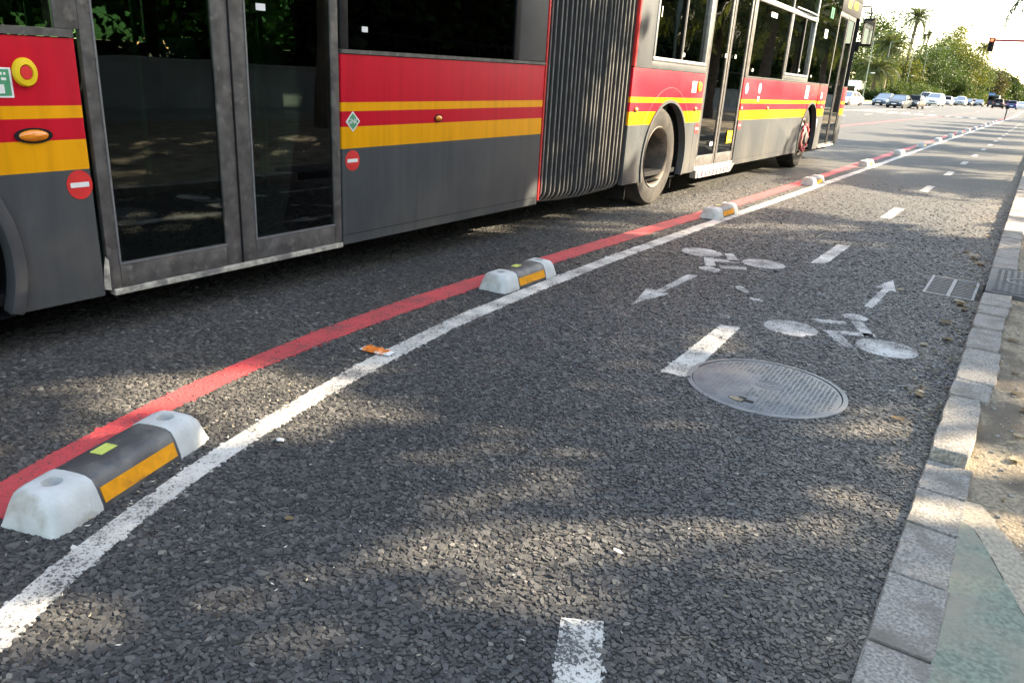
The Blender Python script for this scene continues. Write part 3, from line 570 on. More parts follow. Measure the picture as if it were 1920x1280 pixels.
m = MB().box(-.02, -.01, 4.33, 5.66, 2.25, 2.6); part('vent_pane', m, 'glass', MF)
m = MB(); m.tube([(.02, 4.36, 2.27), (.05, 4.9, 2.262), (.05, 5.3, 2.26), (.02, 5.64, 2.265)], .012, 8); part('vent_deflector', m, 'alu', MF)
pillar(5.692, 5.745, 1.33, 2.7, MF, 'alu'); pane(5.75, 7.28, 1.332, 2.72, MF, x=-.004); part('black_lining', MB().box(-.06, -.05, 5.75, 7.27, 1.33, 2.7), 'black', MF)
part('upper_band', MB().box(-.06, 0, -8.6, -.75, 2.62, 2.86), 'grey', MR, bev=.01); part('upper_band', MB().box(-.06, 0, -.718, 9.0, 2.745, 2.9), 'black', MF, bev=.01)
part('upper_band', MB().box(-.055, -.003, -.688, 5.74, 2.605, 2.744), 'black', MF); part('upper_band', MB().box(-.055, -.003, -8.6, -4.25, WT + .002, 2.619), 'black', MR); part('upper_band', MB().box(-.055, -.003, -2.77, -.755, WT + .002, 2.619), 'black', MR)
part('upper_band', MB().box(-.055, -.002, -4.245, -2.836, 2.525, 2.619), 'frame', MR)
part('door_header', MB().box(-.06, .004, 7.29, 9.0, 2.49, 2.743), 'black', MF, bev=.01)
# doors
def door(s0, s1, z0, z1, mid, S, lw, bw, mw, x=-.012, green=False):
    d = part('door', MB().box(x - .035, x + .004, s0, s1, z1 + .002, z1 + .05), 'frame', S)
    for a, b, la, lb in ((s0, mid - .003, lw, mw), (mid + .003, s1, mw, lw)):
        fr = MB().box(x - .03, x, a, a + la, z0, z1).box(x - .03, x, b - lb, b, z0, z1).box(x - .03, x, a + la + .0008, b - lb - .0008, z0, z0 + bw).box(x - .03, x, a + la + .0008, b - lb - .0008, z1 - .06, z1)
        f = fr.build('door_leaf', 'frame', d, bev=.004)
        MB().box(x - .018, x - .012, a + la - .004, b - lb + .004, z0 + bw - .004, z1 - .056).build('door_pane', 'glass', d)
        MB().box(x - .011, x + .003, a + la - .001, a + la + .007, z0 + bw, z1 - .06).box(x - .011, x + .003, a + la + .008, b - lb, z0 + bw - .001, z0 + bw + .007).build('rubber_seal', 'alu', d)
    MB().box(x - .028, x + .006, mid - .0025, mid + .0025, z0, z1).build('meeting_seal', 'black', d)
    return d
d = door(-4.214, -2.842, .292, 2.52, -3.525, MR, .052, .1, .085, -.006)
part('door_sill', MB().box(-.05, .002, -4.2, -2.84, .262, .289), 'sill', MR, bev=.004)
m = MB(); m.prism([(-4.246, .30), (-4.216, .29), (-4.213, .42), (-4.226, .44), (-4.236, .4), (-4.242, .36)], .0005, .002, YZ); part('scraped_paint', m, 'sill', MR)
door(1.16, 2.51, .325, 2.6, 1.83, MF, .05, .105, .055, -.008)
part('door_sill', MB().box(-.05, .004, 1.15, 2.52, .292, .322), 'alu', MF, bev=.004)
door(7.30, 8.665, .30, 2.475, 8.03, MF, .035, .02, .03, -.008)
part('door_sill', MB().box(-.05, .01, 7.33, 8.62, .268, .297), 'sill', MF, bev=.004)
rp = part('access_ramp', MB().box(-.05, .035, 1.25, 2.34, .2, .288), 'swhite', MF, bev=.006)
for k in range(8): m = MB(); s = 1.30 + k * .13; m.prism([(s, .206), (s + .062, .206), (s + .095, .27), (s + .033, .27)], .035, .0365, YZ); m.build('red_stripe', 'sred', rp)
for s in (1.19, 2.38): m = MB(); m.prism([(s - .04, .29), (s + .16 if s > 2 else s + .04, .29), (s + .03, .2), (s - .02, .2)], -.04, .03, YZ); m.build('hinge_bracket', 'alu', rp)
# lamps, labels
def lamp(s, z, a, b, S):
    m = MB(); m.prism(disc(s, z, a * 1.25, b * 1.3, 20), -.001, .006, YZ); base = part('marker_lamp', m, 'black', S)
    MB().ell((.004, s, z), (.018, a, b), 16, 10).build('lens', 'amber', base, smooth=True)
    MB().ell((.016, s + a * .1, z), (.008, a * .4, b * .4), 12, 8).build('bulb_ring', 'amber', base, smooth=True)
lamp(-4.443, .947, .056, .022, MR); lamp(-2.0, .953, .03, .018, MR); lamp(-6.3, .947, .05, .02, MR)
for s in (-.59, .945, 3.73): lamp(s, .947, .035, .02, MF)
lamp(6.98, .95, .02, .015, MF)
def no_entry(s, z, r, S, w=1):
    m = MB(); m.prism(disc(s, z, r * w, r, 28), .0005, .0018, YZ); o = part('no_entry_sticker', m, 'sred', S)
    m = MB(); m.prism([(s - .72 * r * w, z - .17 * r), (s + .72 * r * w, z - .17 * r), (s + .72 * r * w, z + .17 * r), (s - .72 * r * w, z + .17 * r)], .0018, .0024, YZ); m.build('white_bar', 'swhite', o)
no_entry(-4.293, .748, .058, MR, .9); no_entry(-2.757, .742, .056, MR); no_entry(1.075, .742, .058, MF); no_entry(2.6, .746, .056, MF); no_entry(2.6, .955, .04, MF); no_entry(7.1, .955, .035, MF)
def text_mb(body, size, s, z, x):
    cu = bpy.data.curves.new('t', 'FONT'); cu.body = body; cu.size = size; cu.align_x = 'CENTER'; cu.align_y = 'CENTER'; cu.extrude = .0007; o = link('t', cu)
    dg = bpy.context.evaluated_depsgraph_get(); dg.update(); me = bpy.data.meshes.new_from_object(o.evaluated_get(dg)); bpy.data.objects.remove(o)
    m = MB(); m.add([(x + v.co.z, s + v.co.x, z + v.co.y) for v in me.vertices], [tuple(p.vertices) for p in me.polygons]); return m
m = MB(); m.prism([(-2.805, .953), (-2.75, .898), (-2.695, .953), (-2.75, 1.008)], .0005, .0016, YZ); o = part('diamond_sticker', m, 'swhite', MR)
m = MB(); m.prism([(-2.795, .953), (-2.75, .908), (-2.705, .953), (-2.75, .998)], .0016, .0022, YZ); m.build('green_field', 'sgreen', o); text_mb('GNC', .04, -2.75, .953, .0032).build('lettering', 'swhite', o)
def rect_sticker(name, s, z, a, b, m, S, x=.0005): return part(name, MB().box(x, x + .0012, s - a / 2, s + a / 2, z - b / 2, z + b / 2), m, S)
def door_button(s, z, r, S, w=.85):
    m = MB(); m.lathe([(r, 0), (r, .008), (r * .9, .016), (r * .55, .019), (r * .5, .012), (0.001, .012)], lambda a, b, h: (h, s + a * w, z + b), 28); o = part('door_button', m, 'yellow', S, smooth=True)
    m = MB(); m.lathe([(r * .48, .012), (r * .46, .017), (.001, .018)], lambda a, b, h: (h, s + a * w, z + b), 20); m.build('red_centre', 'sred', o, smooth=True)
door_button(-4.442, 1.174, .052, MR); door_button(.985, 1.172, .05, MF, 1)
def green_label(s, z, a, b, S):
    o = rect_sticker('green_label', s, z, a, b, 'swhite', S); MB().box(.0017, .0023, s - a * .45, s + a * .45, z - b * .44, z + b * .44).build('green_field', 'sgreen', o)
    m = MB(); r = random.Random(3)
    for row, zz in enumerate((.3, .12)):
        t = -.36
        while t < .34: wd = r.uniform(.05, .12); m.box(.0023, .0028, s + t * a, s + (t + wd) * a, z + (zz - .045) * b, z + (zz + .045) * b); t += wd + .035
    m.box(.0023, .0028, s + .12 * a, s + .3 * a, z - .36 * b, z - .06 * b); m.box(.0023, .0028, s - .3 * a, s - .05 * a, z - .36 * b, z - .1 * b); m.build('print', 'swhite', o)
green_label(-4.565, 1.137, .15, .105, MR); green_label(.84, 1.168, .13, .11, MF)
for s, z, r in ((2.685, 1.185, .062), (3.25, 1.195, .062)):
    m = MB(); m.prism(disc(s, z, r, r, 26), .0005, .0016, YZ); o = part('round_blue_sticker', m, 'swhite', MF); m = MB(); m.prism(disc(s, z, r * .86, r * .86, 26), .0016, .0022, YZ); m.build('blue_field', 'sblue', o)
    m = MB(); m.prism(disc(s, z + r * .4, r * .15, r * .15, 10), .0022, .0027, YZ); m.prism([(s - .3 * r, z + .2 * r), (s + .1 * r, z + .25 * r), (s + .4 * r, z - .1 * r), (s + .05 * r, z - .1 * r), (s + .2 * r, z - .6 * r), (s - .3 * r, z - .5 * r), (s - .1 * r, z - .1 * r)], .0022, .0027, YZ); m.build('figure', 'swhite', o)
rect_sticker('white_notice', 3.24, 1.065, .07, .06, 'swhite', MF)
o = rect_sticker('white_notice', 5.86, 1.183, .2, .19, 'swhite', MF); m = MB()
for a, b, c, e in ((-.05, .0, .02, .07), (.01, .05, -.01, .06), (-.06, .06, -.06, -.045), (-.06, .03, -.08, -.07)): m.box(.0017, .0022, 5.86 + a, 5.86 + b, 1.183 + c, 1.183 + e)
m.build('print', 'grey', o)
rect_sticker('white_notice', 6.93, 1.14, .1, .1, 'swhite', MF); rect_sticker('red_notice', 6.93, 1.04, .1, .06, 'sred', MF); rect_sticker('white_notice', 6.92, .62, .04, .3, 'swhite', MF)
o = rect_sticker('yellow_notice', 2.3, .613, .19, .145, 'yellow', MF, -.01); m = MB()
for a, b, c, e in ((-.06, -.01, .0, .05), (.01, .06, .0, .05), (-.06, -.01, -.055, -.01), (.01, .06, -.055, -.01)): m.box(-.0088, -.0083, 2.3 + a, 2.3 + b, .613 + c, .613 + e)
m.build('print', 'grey', o)
for s, z, a, b in ((1.711, 1.516, .05, .04), (2.057, 1.522, .05, .04), (.43, 1.462, .05, .035), (2.8, 1.401, .05, .035), (5.12, 1.48, .06, .035), (5.93, 1.42, .06, .03), (1.625, .557, .09, .045), (6.445, 2.073, .2, .13), (-.233, 1.8, .012, .09)): rect_sticker('small_white_sticker', s, z, a, b, 'swhite', MF, .0008)
for s, z, a, b in ((-3.34, 1.487, .055, .03), (-2.645, 1.432, .045, .028)): rect_sticker('small_white_sticker', s, z, a, b, 'swhite', MR, -.004)
o = rect_sticker('exit_label', 3.4, 2.084, .27, .055, 'swhite', MF, -.003); MB().box(-.0018, -.0012, 3.29, 3.51, 2.066, 2.102).build('green_field', 'sgreen', o)
rect_sticker('yellow_plate', 7.86, 2.66, .26, .16, 'numy', MF, .0045); text_mb('1109', .21, 8.38, 2.655, .0062).build('fleet_number', 'numy', bus, MF)
rect_sticker('teal_notice', 6.67, 2.4, .2, .16, 'sgreen', MF, -.0035)
# bellows
bl = part('bellows', MB().box(-2.3, -.2, -.72, .62, .36, .42), 'bellow', MR)
def bpath(x):     # section of the bellows, anticlockwise in x/z starting on the visible side
    P = [(0, 2.5), (0, 2.0), (0, 1.5), (0, 1.0), (0, .62), (0, .42)]
    P += [(-.11 + .11 * math.cos(t), .38 - .11 * math.sin(t)) for t in np.linspace(.15, math.pi / 2, 5)]
    P += [(-2.34 - .11 * math.sin(t), .38 - .11 * math.cos(t)) for t in np.linspace(0, math.pi / 2, 4)] + [(-2.45, 1.2), (-2.45, 2.5)]
    P += [(-2.2, 2.78), (-1.2, 2.82), (-.25, 2.78)]
    return P
NP = 21; ss = np.linspace(-.735, .625, NP + 1); ss[1:-1] += rng.normal(0, .007, NP - 1)
sag = lambda s: .025 * math.sin(math.pi * (s + .735) / 1.36)
for i in range(NP):
    s0, s1 = float(ss[i]), float(ss[i + 1]); P = bpath(0); n = len(P); cx, cz = -1.22, 1.5; m = MB(); rows = []
    for s, dpt in ((s0, 0), (s0 + .2 * (s1 - s0), .045), ((s0 + s1) / 2, .075), (s0 + .8 * (s1 - s0), .045), (s1, 0)):
        xo = .06 * (s + .735) / 1.36 - .012
        row = []
        for x, z in P:
            dx, dz = (x - cx) / 1.22, (z - cz) / 1.28; l = max(abs(dx), abs(dz)); nx_, nz_ = (dx if abs(dx) > .85 * l else 0), (dz if abs(dz) > .85 * l else 0); q_ = math.hypot(nx_, nz_) or 1
            row.append((x - nx_ / q_ * dpt + xo, s, z - nz_ / q_ * dpt - (sag(s) if z < .5 else 0)))
        rows.append(row)
    m.loft(rows, cap=False); m.build('pleat', 'bellow', bl, smooth=True, angle=50)
    if i:
        xo = .06 * (s0 + .735) / 1.36 - .012
        m = MB(); m.tube([(x + xo + .002, s0, z - (sag(s0) if z < .5 else 0)) for x, z in P[:11]], .0062, 6); m.build('rib', 'rib', bl, smooth=True)
# shell: roof, far side, floor, ends, interior
def shell(s0, s1, S, holes):
    prof = [(0, 2.86), (-.05, 2.98), (-.18, 3.06), (-2.32, 3.06), (-2.45, 2.98), (-2.5, 2.86)]
    m = MB(); m.loft([[(x, s, z) for x, z in prof] for s in (s0, s1)]); part('roof', m, 'grey', S)
    part('floor', MB().box(-2.48, -.055, s0, s1, .3, .345), 'black', S)
    part('far_side', MB().box(-2.5, -2.46, s0, s1, .28, 1.3), 'livery', S); part('far_side', MB().box(-2.5, -2.46, s0, s1, 2.45, 2.86), 'grey', S)
    n = max(2, int((s1 - s0) / 1.5)); st = (s1 - s0) / n
    for k in range(n): part('far_window', MB().box(-2.485, -2.48, s0 + k * st + .05, s0 + (k + 1) * st - .05, 1.302, 2.448), 'fglass', S)
    for k in range(n + 1): part('far_pillar', MB().box(-2.5, -2.46, max(s0, s0 + k * st - .048), min(s1, s0 + k * st + .048), 1.3005, 2.4495), 'grey', S)
    part('lining', MB().box(-2.458, -2.44, s0, s1, .35, 1.299), 'inter', S)
    part('ceiling', MB().box(-2.45, -.06, s0, s1, 2.6, 2.615), 'inter', S)
shell(-8.55, -.76, MR, 0); shell(-.70, 8.9, MF, 0)
part('underbody_blocker', MB().box(-2.3, -.25, -8.4, -5.8, .16, .3).box(-2.3, -.5, -4.5, -.85, .13, .3), 'black', MR); part('underbody_blocker', MB().box(-2.3, -.4, .95, 5.5, .15, .3).box(-2.3, -.12, 7.0, 8.6, .2, .29), 'black', MF)  # dark boxes added below the floor to block light and deepen its shade
for c, S in ((.22, MF), (6.33, MF), (-5.17, MR)):
    m = MB(); P = arch(c, .46, .6, 200, -20, 20); m.loft([[(-.03, u, v) for u, v in P], [(-.7, u, v) for u, v in P]], cap=False); m.box(-.71, -.7, c - .62, c + .62, .2, 1.08); part('wheel_housing', m, 'black', S)
part('mud_flap', MB().box(-.5, -.1, -.42, -.41, .1, .34), 'black', MF); part('mud_flap', MB().box(-.5, -.1, .74, .75, .12, .34), 'black', MF)
part('rear_end', MB().box(-2.5, 0, -8.66, -8.6, .3, 2.9), 'livery', MR, bev=.03)
m = MB(); m.loft([[(x, s, z) for x, z in ((0, .32), (0, 1.1), (0, 2.86), (-2.5, 2.86), (-2.5, 1.1), (-2.5, .32))] for s in (8.99, 9.0)] + [[(x, 9.0 + dy, z) for x, z, dy in ((-.12, .34, .1), (-.12, 1.1, .12), (-.12, 2.84, .02), (-2.38, 2.84, .02), (-2.38, 1.1, .12), (-2.38, .34, .1))]]); part('front_end', m, 'livery', MF)
part('windscreen', MB().box(-2.3, -.2, 9.1, 9.125, 1.15, 2.45), 'glass', MF)
for s, x in ((-3.2, -.55), (-3.9, -1.0), (-3.05, -1.5), (-2.2, -1.4)): m = MB(); m.tube([(x, s, .345), (x, s, 2.6)], .018, 10); part('handrail', m, 'green', MR, smooth=True)
m = MB(); m.tube([(-.35, -3.1, .62), (-.35, -3.1, 1.25), (-.3, -3.14, 1.35)], .013, 8); part('handrail', m, 'green', MR, smooth=True)
for s, x in ((1.25, -.5), (2.4, -.5), (1.9, -1.4), (7.6, -.5), (6.9, -.8), (4.0, -1.3)): m = MB(); m.tube([(x, s, .345), (x, s, 2.6)], .018, 10); part('handrail', m, 'green', MF, smooth=True)
def seat(s, x, S, z=.345):
    m = MB(); m.box(x - .22, x + .22, s - .22, s + .22, z + .4, z + .47); m.box(x - .22, x + .22, s - .27, s - .2, z + .45, z + 1.0); m.box(x - .05, x + .05, s - .05, s + .05, z, z + .41); part('seat', m, 'seat', S, bev=.02)
for s in (-7.6, -6.8, -2.1, -1.4): seat(s, -.35, MR); seat(s, -2.1, MR)
for s in (-3.4, -4.2): seat(s, -2.1, MR)
for s in (-.1, .7, 3.1, 3.9, 4.8): seat(s, -.35, MF)
for s in (-.1, .8, 1.8, 2.8, 3.8, 4.8): seat(s, -2.1, MF)
# wheels
def wheel(s, S, xin=-.035, mirror=False, drive=True, steer=0):
    X = (lambda h: xin + h) if not mirror else (lambda h: -2.5 - xin - h)
    f = lambda a, b, h: (X(h), s + a, .482 + b)
    t = MB().lathe([(.295, -.27), (.44, -.28), (.478, -.25), (.482, -.2), (.482, -.08), (.478, -.03), (.455, .0), (.40, .012), (.33, .006), (.297, -.008), (.29, -.02)], f, 56).build('tyre', 'rubber', None, smooth=True)
    w_ = part('wheel', MB().lathe([(.29, -.27), (.29, -.02), (.302, -.002), (.296, .004), (.284, -.004), (.272, -.02), (.262, -.05), (.252, -.3)] if drive else [(.29, -.27), (.29, -.02), (.302, -.002), (.29, .004), (.262, -.01), (.25, -.03), (.2, .0), (.15, .05), (.1, .06)], f, 48), 'rim', S, smooth=True)
    t.parent = w_
    if drive:
        MB().lathe([(.254, -.3), (.2, -.285), (.13, -.27), (.12, -.2), (.105, -.19), (.001, -.19)], f, 32).build('hub', 'irond', w_, smooth=True)
        for k in range(10): a = k * .628; MB().lathe([(.014, -.29), (.014, -.25), (.001, -.25)], lambda u, v, h: f(.165 * math.cos(a) + u, .165 * math.sin(a) + v, h), 6).build('wheel_nut', 'irond', w_)
    else:
        MB().lathe([(.1, .06), (.09, .085), (.001, .09)], f, 24).build('hub', 'irond', w_, smooth=True)
    return w_
for c, S, dr in ((.11, MF, True), (6.15, MF, False), (-5.15, MR, True)):
    for mi in (False, True):
        wv = wheel(c, S, -.035, mi, dr)
        if not dr and not mi:
            m = MB(); pts = [(-.035 + .045, 6.15 + .2 * math.cos(t), .482 + .2 * math.sin(t)) for t in np.linspace(0, 2 * math.pi, 33)]; m.tube(pts, .02, 8, False)
            for k in range(10): a = k * .628; m.tube([(.0, 6.15 + .2 * math.cos(a), .482 + .2 * math.sin(a)), (.035, 6.15 + .2 * math.cos(a), .482 + .2 * math.sin(a))], .026, 8)
            m.build('wheel_nut_guard', 'guard', wv, smooth=True)
# mirror
m = MB(); m.tube([(-.05, 9.05, 2.72), (.1, 9.2, 2.74), (.13, 9.24, 2.64), (.13, 9.24, 2.52)], .016, 8); mr = part('mirror_arm', m, 'black', MF, smooth=True)
m = MB(); m.tube([(.06, 9.14, 2.62), (.2, 9.2, 2.6), (.2, 9.2, 2.52)], .01, 8); m.build('brace', 'black', mr, smooth=True)
MB().box(.03, .24, 9.16, 9.26, 2.05, 2.53).build('mirror_housing', 'black', mr, bev=.035, seg=3); MB().box(.05, .22, 9.155, 9.159, 2.09, 2.49).build('mirror_glass', mat('mirror glass', (.5, .52, .52), .03, 1, .02), mr)
MB().box(-.03, .05, 9.06, 9.12, 1.95, 2.12).build('lower_mirror', 'black', mr, bev=.02)
#PART2
# ------------------------------------------------------------------ litter and debris
def leaf_shape(L_, W_, seed):
    r = random.Random(seed); m = MB(); n = 7; pts = []
    for k in range(n + 1): t = k / n; pts.append((t, W_ * math.sin(math.pi * min(1, t ** .8)) * (1 + r.uniform(-.25, .25))))
    cu = r.uniform(.1, .35); vs = [(L_ * (t - .5), 0, L_ * cu * (t - .5) ** 2 * 2 + .002) for t, _ in pts] + [(L_ * (t - .5), w_, L_ * cu * (t - .5) ** 2 * 2 + abs(w_) * .35 + .002) for t, w_ in pts] + [(L_ * (t - .5), -w_, L_ * cu * (t - .5) ** 2 * 2 + abs(w_) * .25 + .002) for t, w_ in pts]
    k = n + 1
    m.add(vs, [(i, i + 1, k + i + 1, k + i) for i in range(n)] + [(i + 1, i, 2 * k + i, 2 * k + i + 1) for i in range(n)]); return m
LEAFM = []
for k in range(5):
    me = leaf_shape(.075, .019 + .004 * k, k).mesh('leaf', 'dryleaf', smooth=True); a = me.attributes.new('tone', 'FLOAT', 'POINT'); a.data.foreach_set('value', [random.uniform(.1, 1)] * len(me.vertices)); LEAFM.append(me)
def scatter(name, pts, sizes, zs, m, seed, asp=.35, lift=.35):
    r = np.random.default_rng(seed); n = len(pts); an = r.uniform(0, 6.28, n); ux, uy = np.cos(an), np.sin(an); L_ = sizes; W_ = sizes * asp * r.uniform(.6, 1.3, n)
    def P(a, b, h): return np.stack([pts[:, 0] + ux * a * L_ - uy * b * W_, pts[:, 1] + uy * a * L_ + ux * b * W_, zs + h * L_], -1)
    V = np.stack([P(-.5, 0, r.uniform(0, lift, n)), P(0, -.5, r.uniform(0, .15, n)), P(.5, 0, r.uniform(0, lift, n)), P(.1, .5, r.uniform(0, lift * .7, n))], 1).reshape(-1, 3)
    return link(name, fast_mesh(name, V, [4] * n, np.arange(4 * n), np.repeat(r.uniform(0, 1, n), 4), [m]))
# gutter leaves: dense drift towards the kerb
n = 1300; yy = 2.9 + 20 * rng.uniform(0, 1, n); xx = -.07 - np.abs(rng.normal(0, .085, n)); pz = np.full(n, .006)
tag(scatter('gutter_leaf_litter', np.stack([xx, yy], -1), rng.uniform(.007, .036, n), pz, 'dryleaf', 5), kind='stuff')
n = 700; xx = rng.uniform(.09, .9, n); yy = rng.uniform(2.6, 12, n)
n2 = 1500; x2 = rng.uniform(.085, .8, n2); y2 = rng.uniform(2.3, 9, n2)
tag(scatter('verge_grit', np.stack([x2, y2], -1), rng.uniform(.003, .012, n2), verge_z(x2, y2) + .002, 'straw', 9, .5, .3), kind='stuff')
tag(scatter('verge_leaf_litter', np.stack([xx, yy], -1), rng.uniform(.008, .045, n), verge_z(xx, yy) + .003, 'dryleaf', 6), kind='stuff')
n = 520; xx = rng.uniform(-2.9, -.1, n); yy = rng.uniform(.6, 6, n)
tag(scatter('straw_debris', np.stack([xx, yy], -1), rng.uniform(.005, .016, n), np.full(n, .007), 'straw', 7, .28, .2), kind='stuff')
n = 160; yy = rng.uniform(.9, 3.2, n); xx = xat(WL, yy) - rng.uniform(.0, .14, n)
tag(scatter('separator_debris', np.stack([xx, yy], -1), rng.uniform(.006, .02, n), np.full(n, .006), 'straw', 8, .3, .3), kind='stuff')
# pebbles in the earth
m = MB()
for k in range(420):
    x, y = random.uniform(.1, .7), random.uniform(2.4, 8); s = random.uniform(.003, .011); zz = float(verge_z(x, y)); m.ell((x, y, zz + s * .2), (s, s * random.uniform(.6, 1), s * .55), 6, 4)
tag(m.build('earth_pebbles', 'stone', smooth=True), kind='stuff')
for k, (x, y, s, rz) in enumerate([(-.2, 3.2, .85, .4), (-.17, 3.55, .9, 2.0), (-.24, 4.35, .7, 1.1), (-.15, 4.55, .9, 2.7), (-.19, 4.9, 1, .2), (-.13, 5.32, 1.2, 1.4), (-.15, 5.45, 1.1, .6), (-.17, 5.5, 1.2, 2.2), (-.14, 7.0, 1.3, .9), (-.2, 7.2, 1.1, 2.4), (-.27, 7.5, 1.2, 1.2), (-.15, 8.6, 1.2, .3), (-.52, 5.56, .7, .5)]):
    o = link('fallen_leaf', LEAFM[k % 5]); o.location = (x, y, .006); o.rotation_euler = (0, 0, rz); o.scale = (s,) * 3; tag(o, 'dry curled brown leaf lying in the gutter beside the kerb', 'leaf', 'fallen leaves in the gutter')
for k, (x, y, s, rz) in enumerate([(.2, 3.25, .6, .4), (.17, 3.7, .8, 2.0), (.21, 3.5, .7, 1.1), (.16, 4.0, .7, 2.7), (.14, 4.6, .9, .2), (.2, 3.05, .8, 1.0)]):
    o = link('fallen_leaf', LEAFM[(k + 2) % 5]); o.location = (x, y, float(verge_z(x, y)) + .004); o.rotation_euler = (0, 0, rz); o.scale = (s,) * 3; tag(o, 'dry pale leaf lying on the bare earth behind the kerb', 'leaf', 'fallen leaves on the earth')
o = link('fallen_leaf', LEAFM[1]); o.location = (-1.47, 1.25, .008); o.scale = (.38,) * 3; o.rotation_euler = (.1, 0, .6); tag(o, 'single small brown leaf on the asphalt of the cycle lane', 'leaf')
# orange wrapper and torn paper
wr = empty('snack_wrapper', (-2.2, 2.39, 0), R_(9)); tag(wr, 'crumpled orange wrapper lying against the white line', 'wrapper')
m = MB(); r_ = random.Random(2); rings = []
for i in range(9): t = i / 8; w_ = .026 + r_.uniform(-.003, .003); hh = .011 + r_.uniform(-.002, .004); xx_ = .118 * (t - .5); rings.append([(xx_, -w_, .008), (xx_, -w_ * .8, .008 + hh), (xx_, w_ * .7, .009 + hh * r_.uniform(.7, 1.2)), (xx_, w_, .008)])
m.loft(rings); m.build('foil_body', 'wrap', wr, smooth=True, angle=25)
for s in (-1, 1): m = MB(); m.loft([[(s * .06, -.024, .01), (s * .06, -.018, .017), (s * .06, .018, .017), (s * .06, .024, .01)], [(s * .076, -.025, .009), (s * .076, -.02, .012), (s * .076, .02, .013), (s * .076, .025, .009)]]); m.build('crimped_end', 'swhite', wr)
def scrap(x, y, s, label):
    r = random.Random(int(x * 1000)); n = 8; pts = [(s * (1 + r.uniform(-.4, .4)) * math.cos(2 * math.pi * k / n), .5 * s * (1 + r.uniform(-.4, .4)) * math.sin(2 * math.pi * k / n)) for k in range(n)]
    m = MB(); m.add([(0, 0, .012)] + [(a, b, .007 + r.uniform(0, .006)) for a, b in pts], [(0, 1 + k, 1 + (k + 1) % n) for k in range(n)]); o = m.build('paper_scrap', 'swhite'); o.location = (x, y, 0); tag(o, label, 'paper scrap')
scrap(-1.854, 1.549, .02, 'torn white paper scrap right of the white line'); scrap(-.68, 1.68, .014, 'tiny white paper scrap in the middle of the cycle lane')

# ------------------------------------------------------------------ positions of distant things
KD = 1.16
def at(px, D):
    """world x of something standing D metres down the road in the viewing direction px"""
    py = 640 - FPX * ((up[2] - up[0] * (px - 960) / FPX) / up[1]); c = ((px - 960) / FPX, -(py - 640) / FPX, -1)
    rx = rt[0] * c[0] + rt[1] * c[1] + rt[2] * c[2]; ry = dd[0] * c[0] + dd[1] * c[1] + dd[2] * c[2]; return rx / ry * D

# ------------------------------------------------------------------ trees
def leaf_cloud(C, n, sig, size, r, tone_c):
    k = len(C); idx = r.integers(0, k, n); P = C[idx] + r.normal(0, 1, (n, 3)) * sig[idx][:, None] * np.array([1, 1, .8])
    a = r.normal(0, 1, (n, 3)); a[:, 2] += .3; a /= np.linalg.norm(a, axis=1)[:, None]; b = np.cross(a, r.normal(0, 1, (n, 3))); b /= np.linalg.norm(b, axis=1)[:, None]; c = np.cross(a, b)
    s = size * r.lognormal(0, .3, n)[:, None]; V = np.stack([P - b * s * .5, P + c * s * .28, P + b * s * .5 + a * s * .08, P - c * s * .28], 1).reshape(-1, 3)
    return V, np.repeat(np.clip(tone_c[idx] + r.normal(0, .16, n), 0, 1), 4)
def crown_mesh(name, rad, clumps, leaves, size, m, seed, cl=.24, hollow=.5, flat=0):
    r = np.random.default_rng(seed); d = r.normal(0, 1, (clumps, 3)); d /= np.linalg.norm(d, axis=1)[:, None]; q = r.uniform(hollow, 1, clumps)[:, None] ** .7
    lump = 1 + .22 * np.sin(d[:, :1] * 4 + seed) * np.cos(d[:, 1:2] * 3.3 + seed * 2) + .07 * r.normal(0, 1, (clumps, 1))
    C = d * q * lump * np.array(rad); C[:, 2] = np.maximum(C[:, 2], -rad[2] * (.75 - flat))
    V, T = leaf_cloud(C, leaves, np.full(clumps, cl * min(rad)) * r.uniform(.6, 1.3, clumps), size, r, r.uniform(.15, .85, clumps))
    return fast_mesh(name, V, [4] * leaves, np.arange(4 * leaves), T, [m]), C
def limb_mb(h, base_r, C, z0, n, seed, lean=(0, 0)):
    r = random.Random(seed); m = MB(); top = z0 + .35 * h * 0
    m.tube([(0, 0, -.1), (lean[0] * .3, lean[1] * .3, z0 * .4), (lean[0], lean[1], z0), (lean[0] * 1.2, lean[1] * 1.2, z0 + (h - z0) * .55)], [base_r * 1.35, base_r, base_r * .8, base_r * .3], 9)
    for k in range(n):
        c = C[r.randrange(len(C))]; t = Vector((c[0], c[1], h + c[2])); s = Vector((lean[0], lean[1], z0 * r.uniform(.75, 1.15))); mid = s.lerp(t, .5) + Vector((r.uniform(-.3, .3), r.uniform(-.3, .3), .12 * (t - s).length)); m.tube([s, mid, t], [base_r * .45, base_r * .25, base_r * .06], 6)
    return m
CROWNS = {}
def tree(name, label, x, y, h, rad, m, variant, leaves=9000, size=.4, clumps=80, trunk=.22, group=None, scale=1, cl=.24, hollow=.5, seed=0, cat='tree', zoff=None, rot=None):
    key = (m, variant, rad, leaves, size)
    if key not in CROWNS: CROWNS[key] = crown_mesh('crown', rad, clumps, leaves, size, m, variant * 17 + 3, cl, hollow)
    me, C = CROWNS[key]; zb = gzf(y) if zoff is None else zoff
    e = empty(name, (x, y, zb), random.uniform(0, 6.28) if rot is None else rot); tag(e, label, cat, group)
    c = link('crown', me, e); c.location = (0, 0, h - rad[2]); limb_mb(h - rad[2], trunk, C, max(.6, h - 1.75 * rad[2]), 9, variant).build('trunk', 'bark', e, smooth=True)
    e.scale = (scale,) * 3; return e
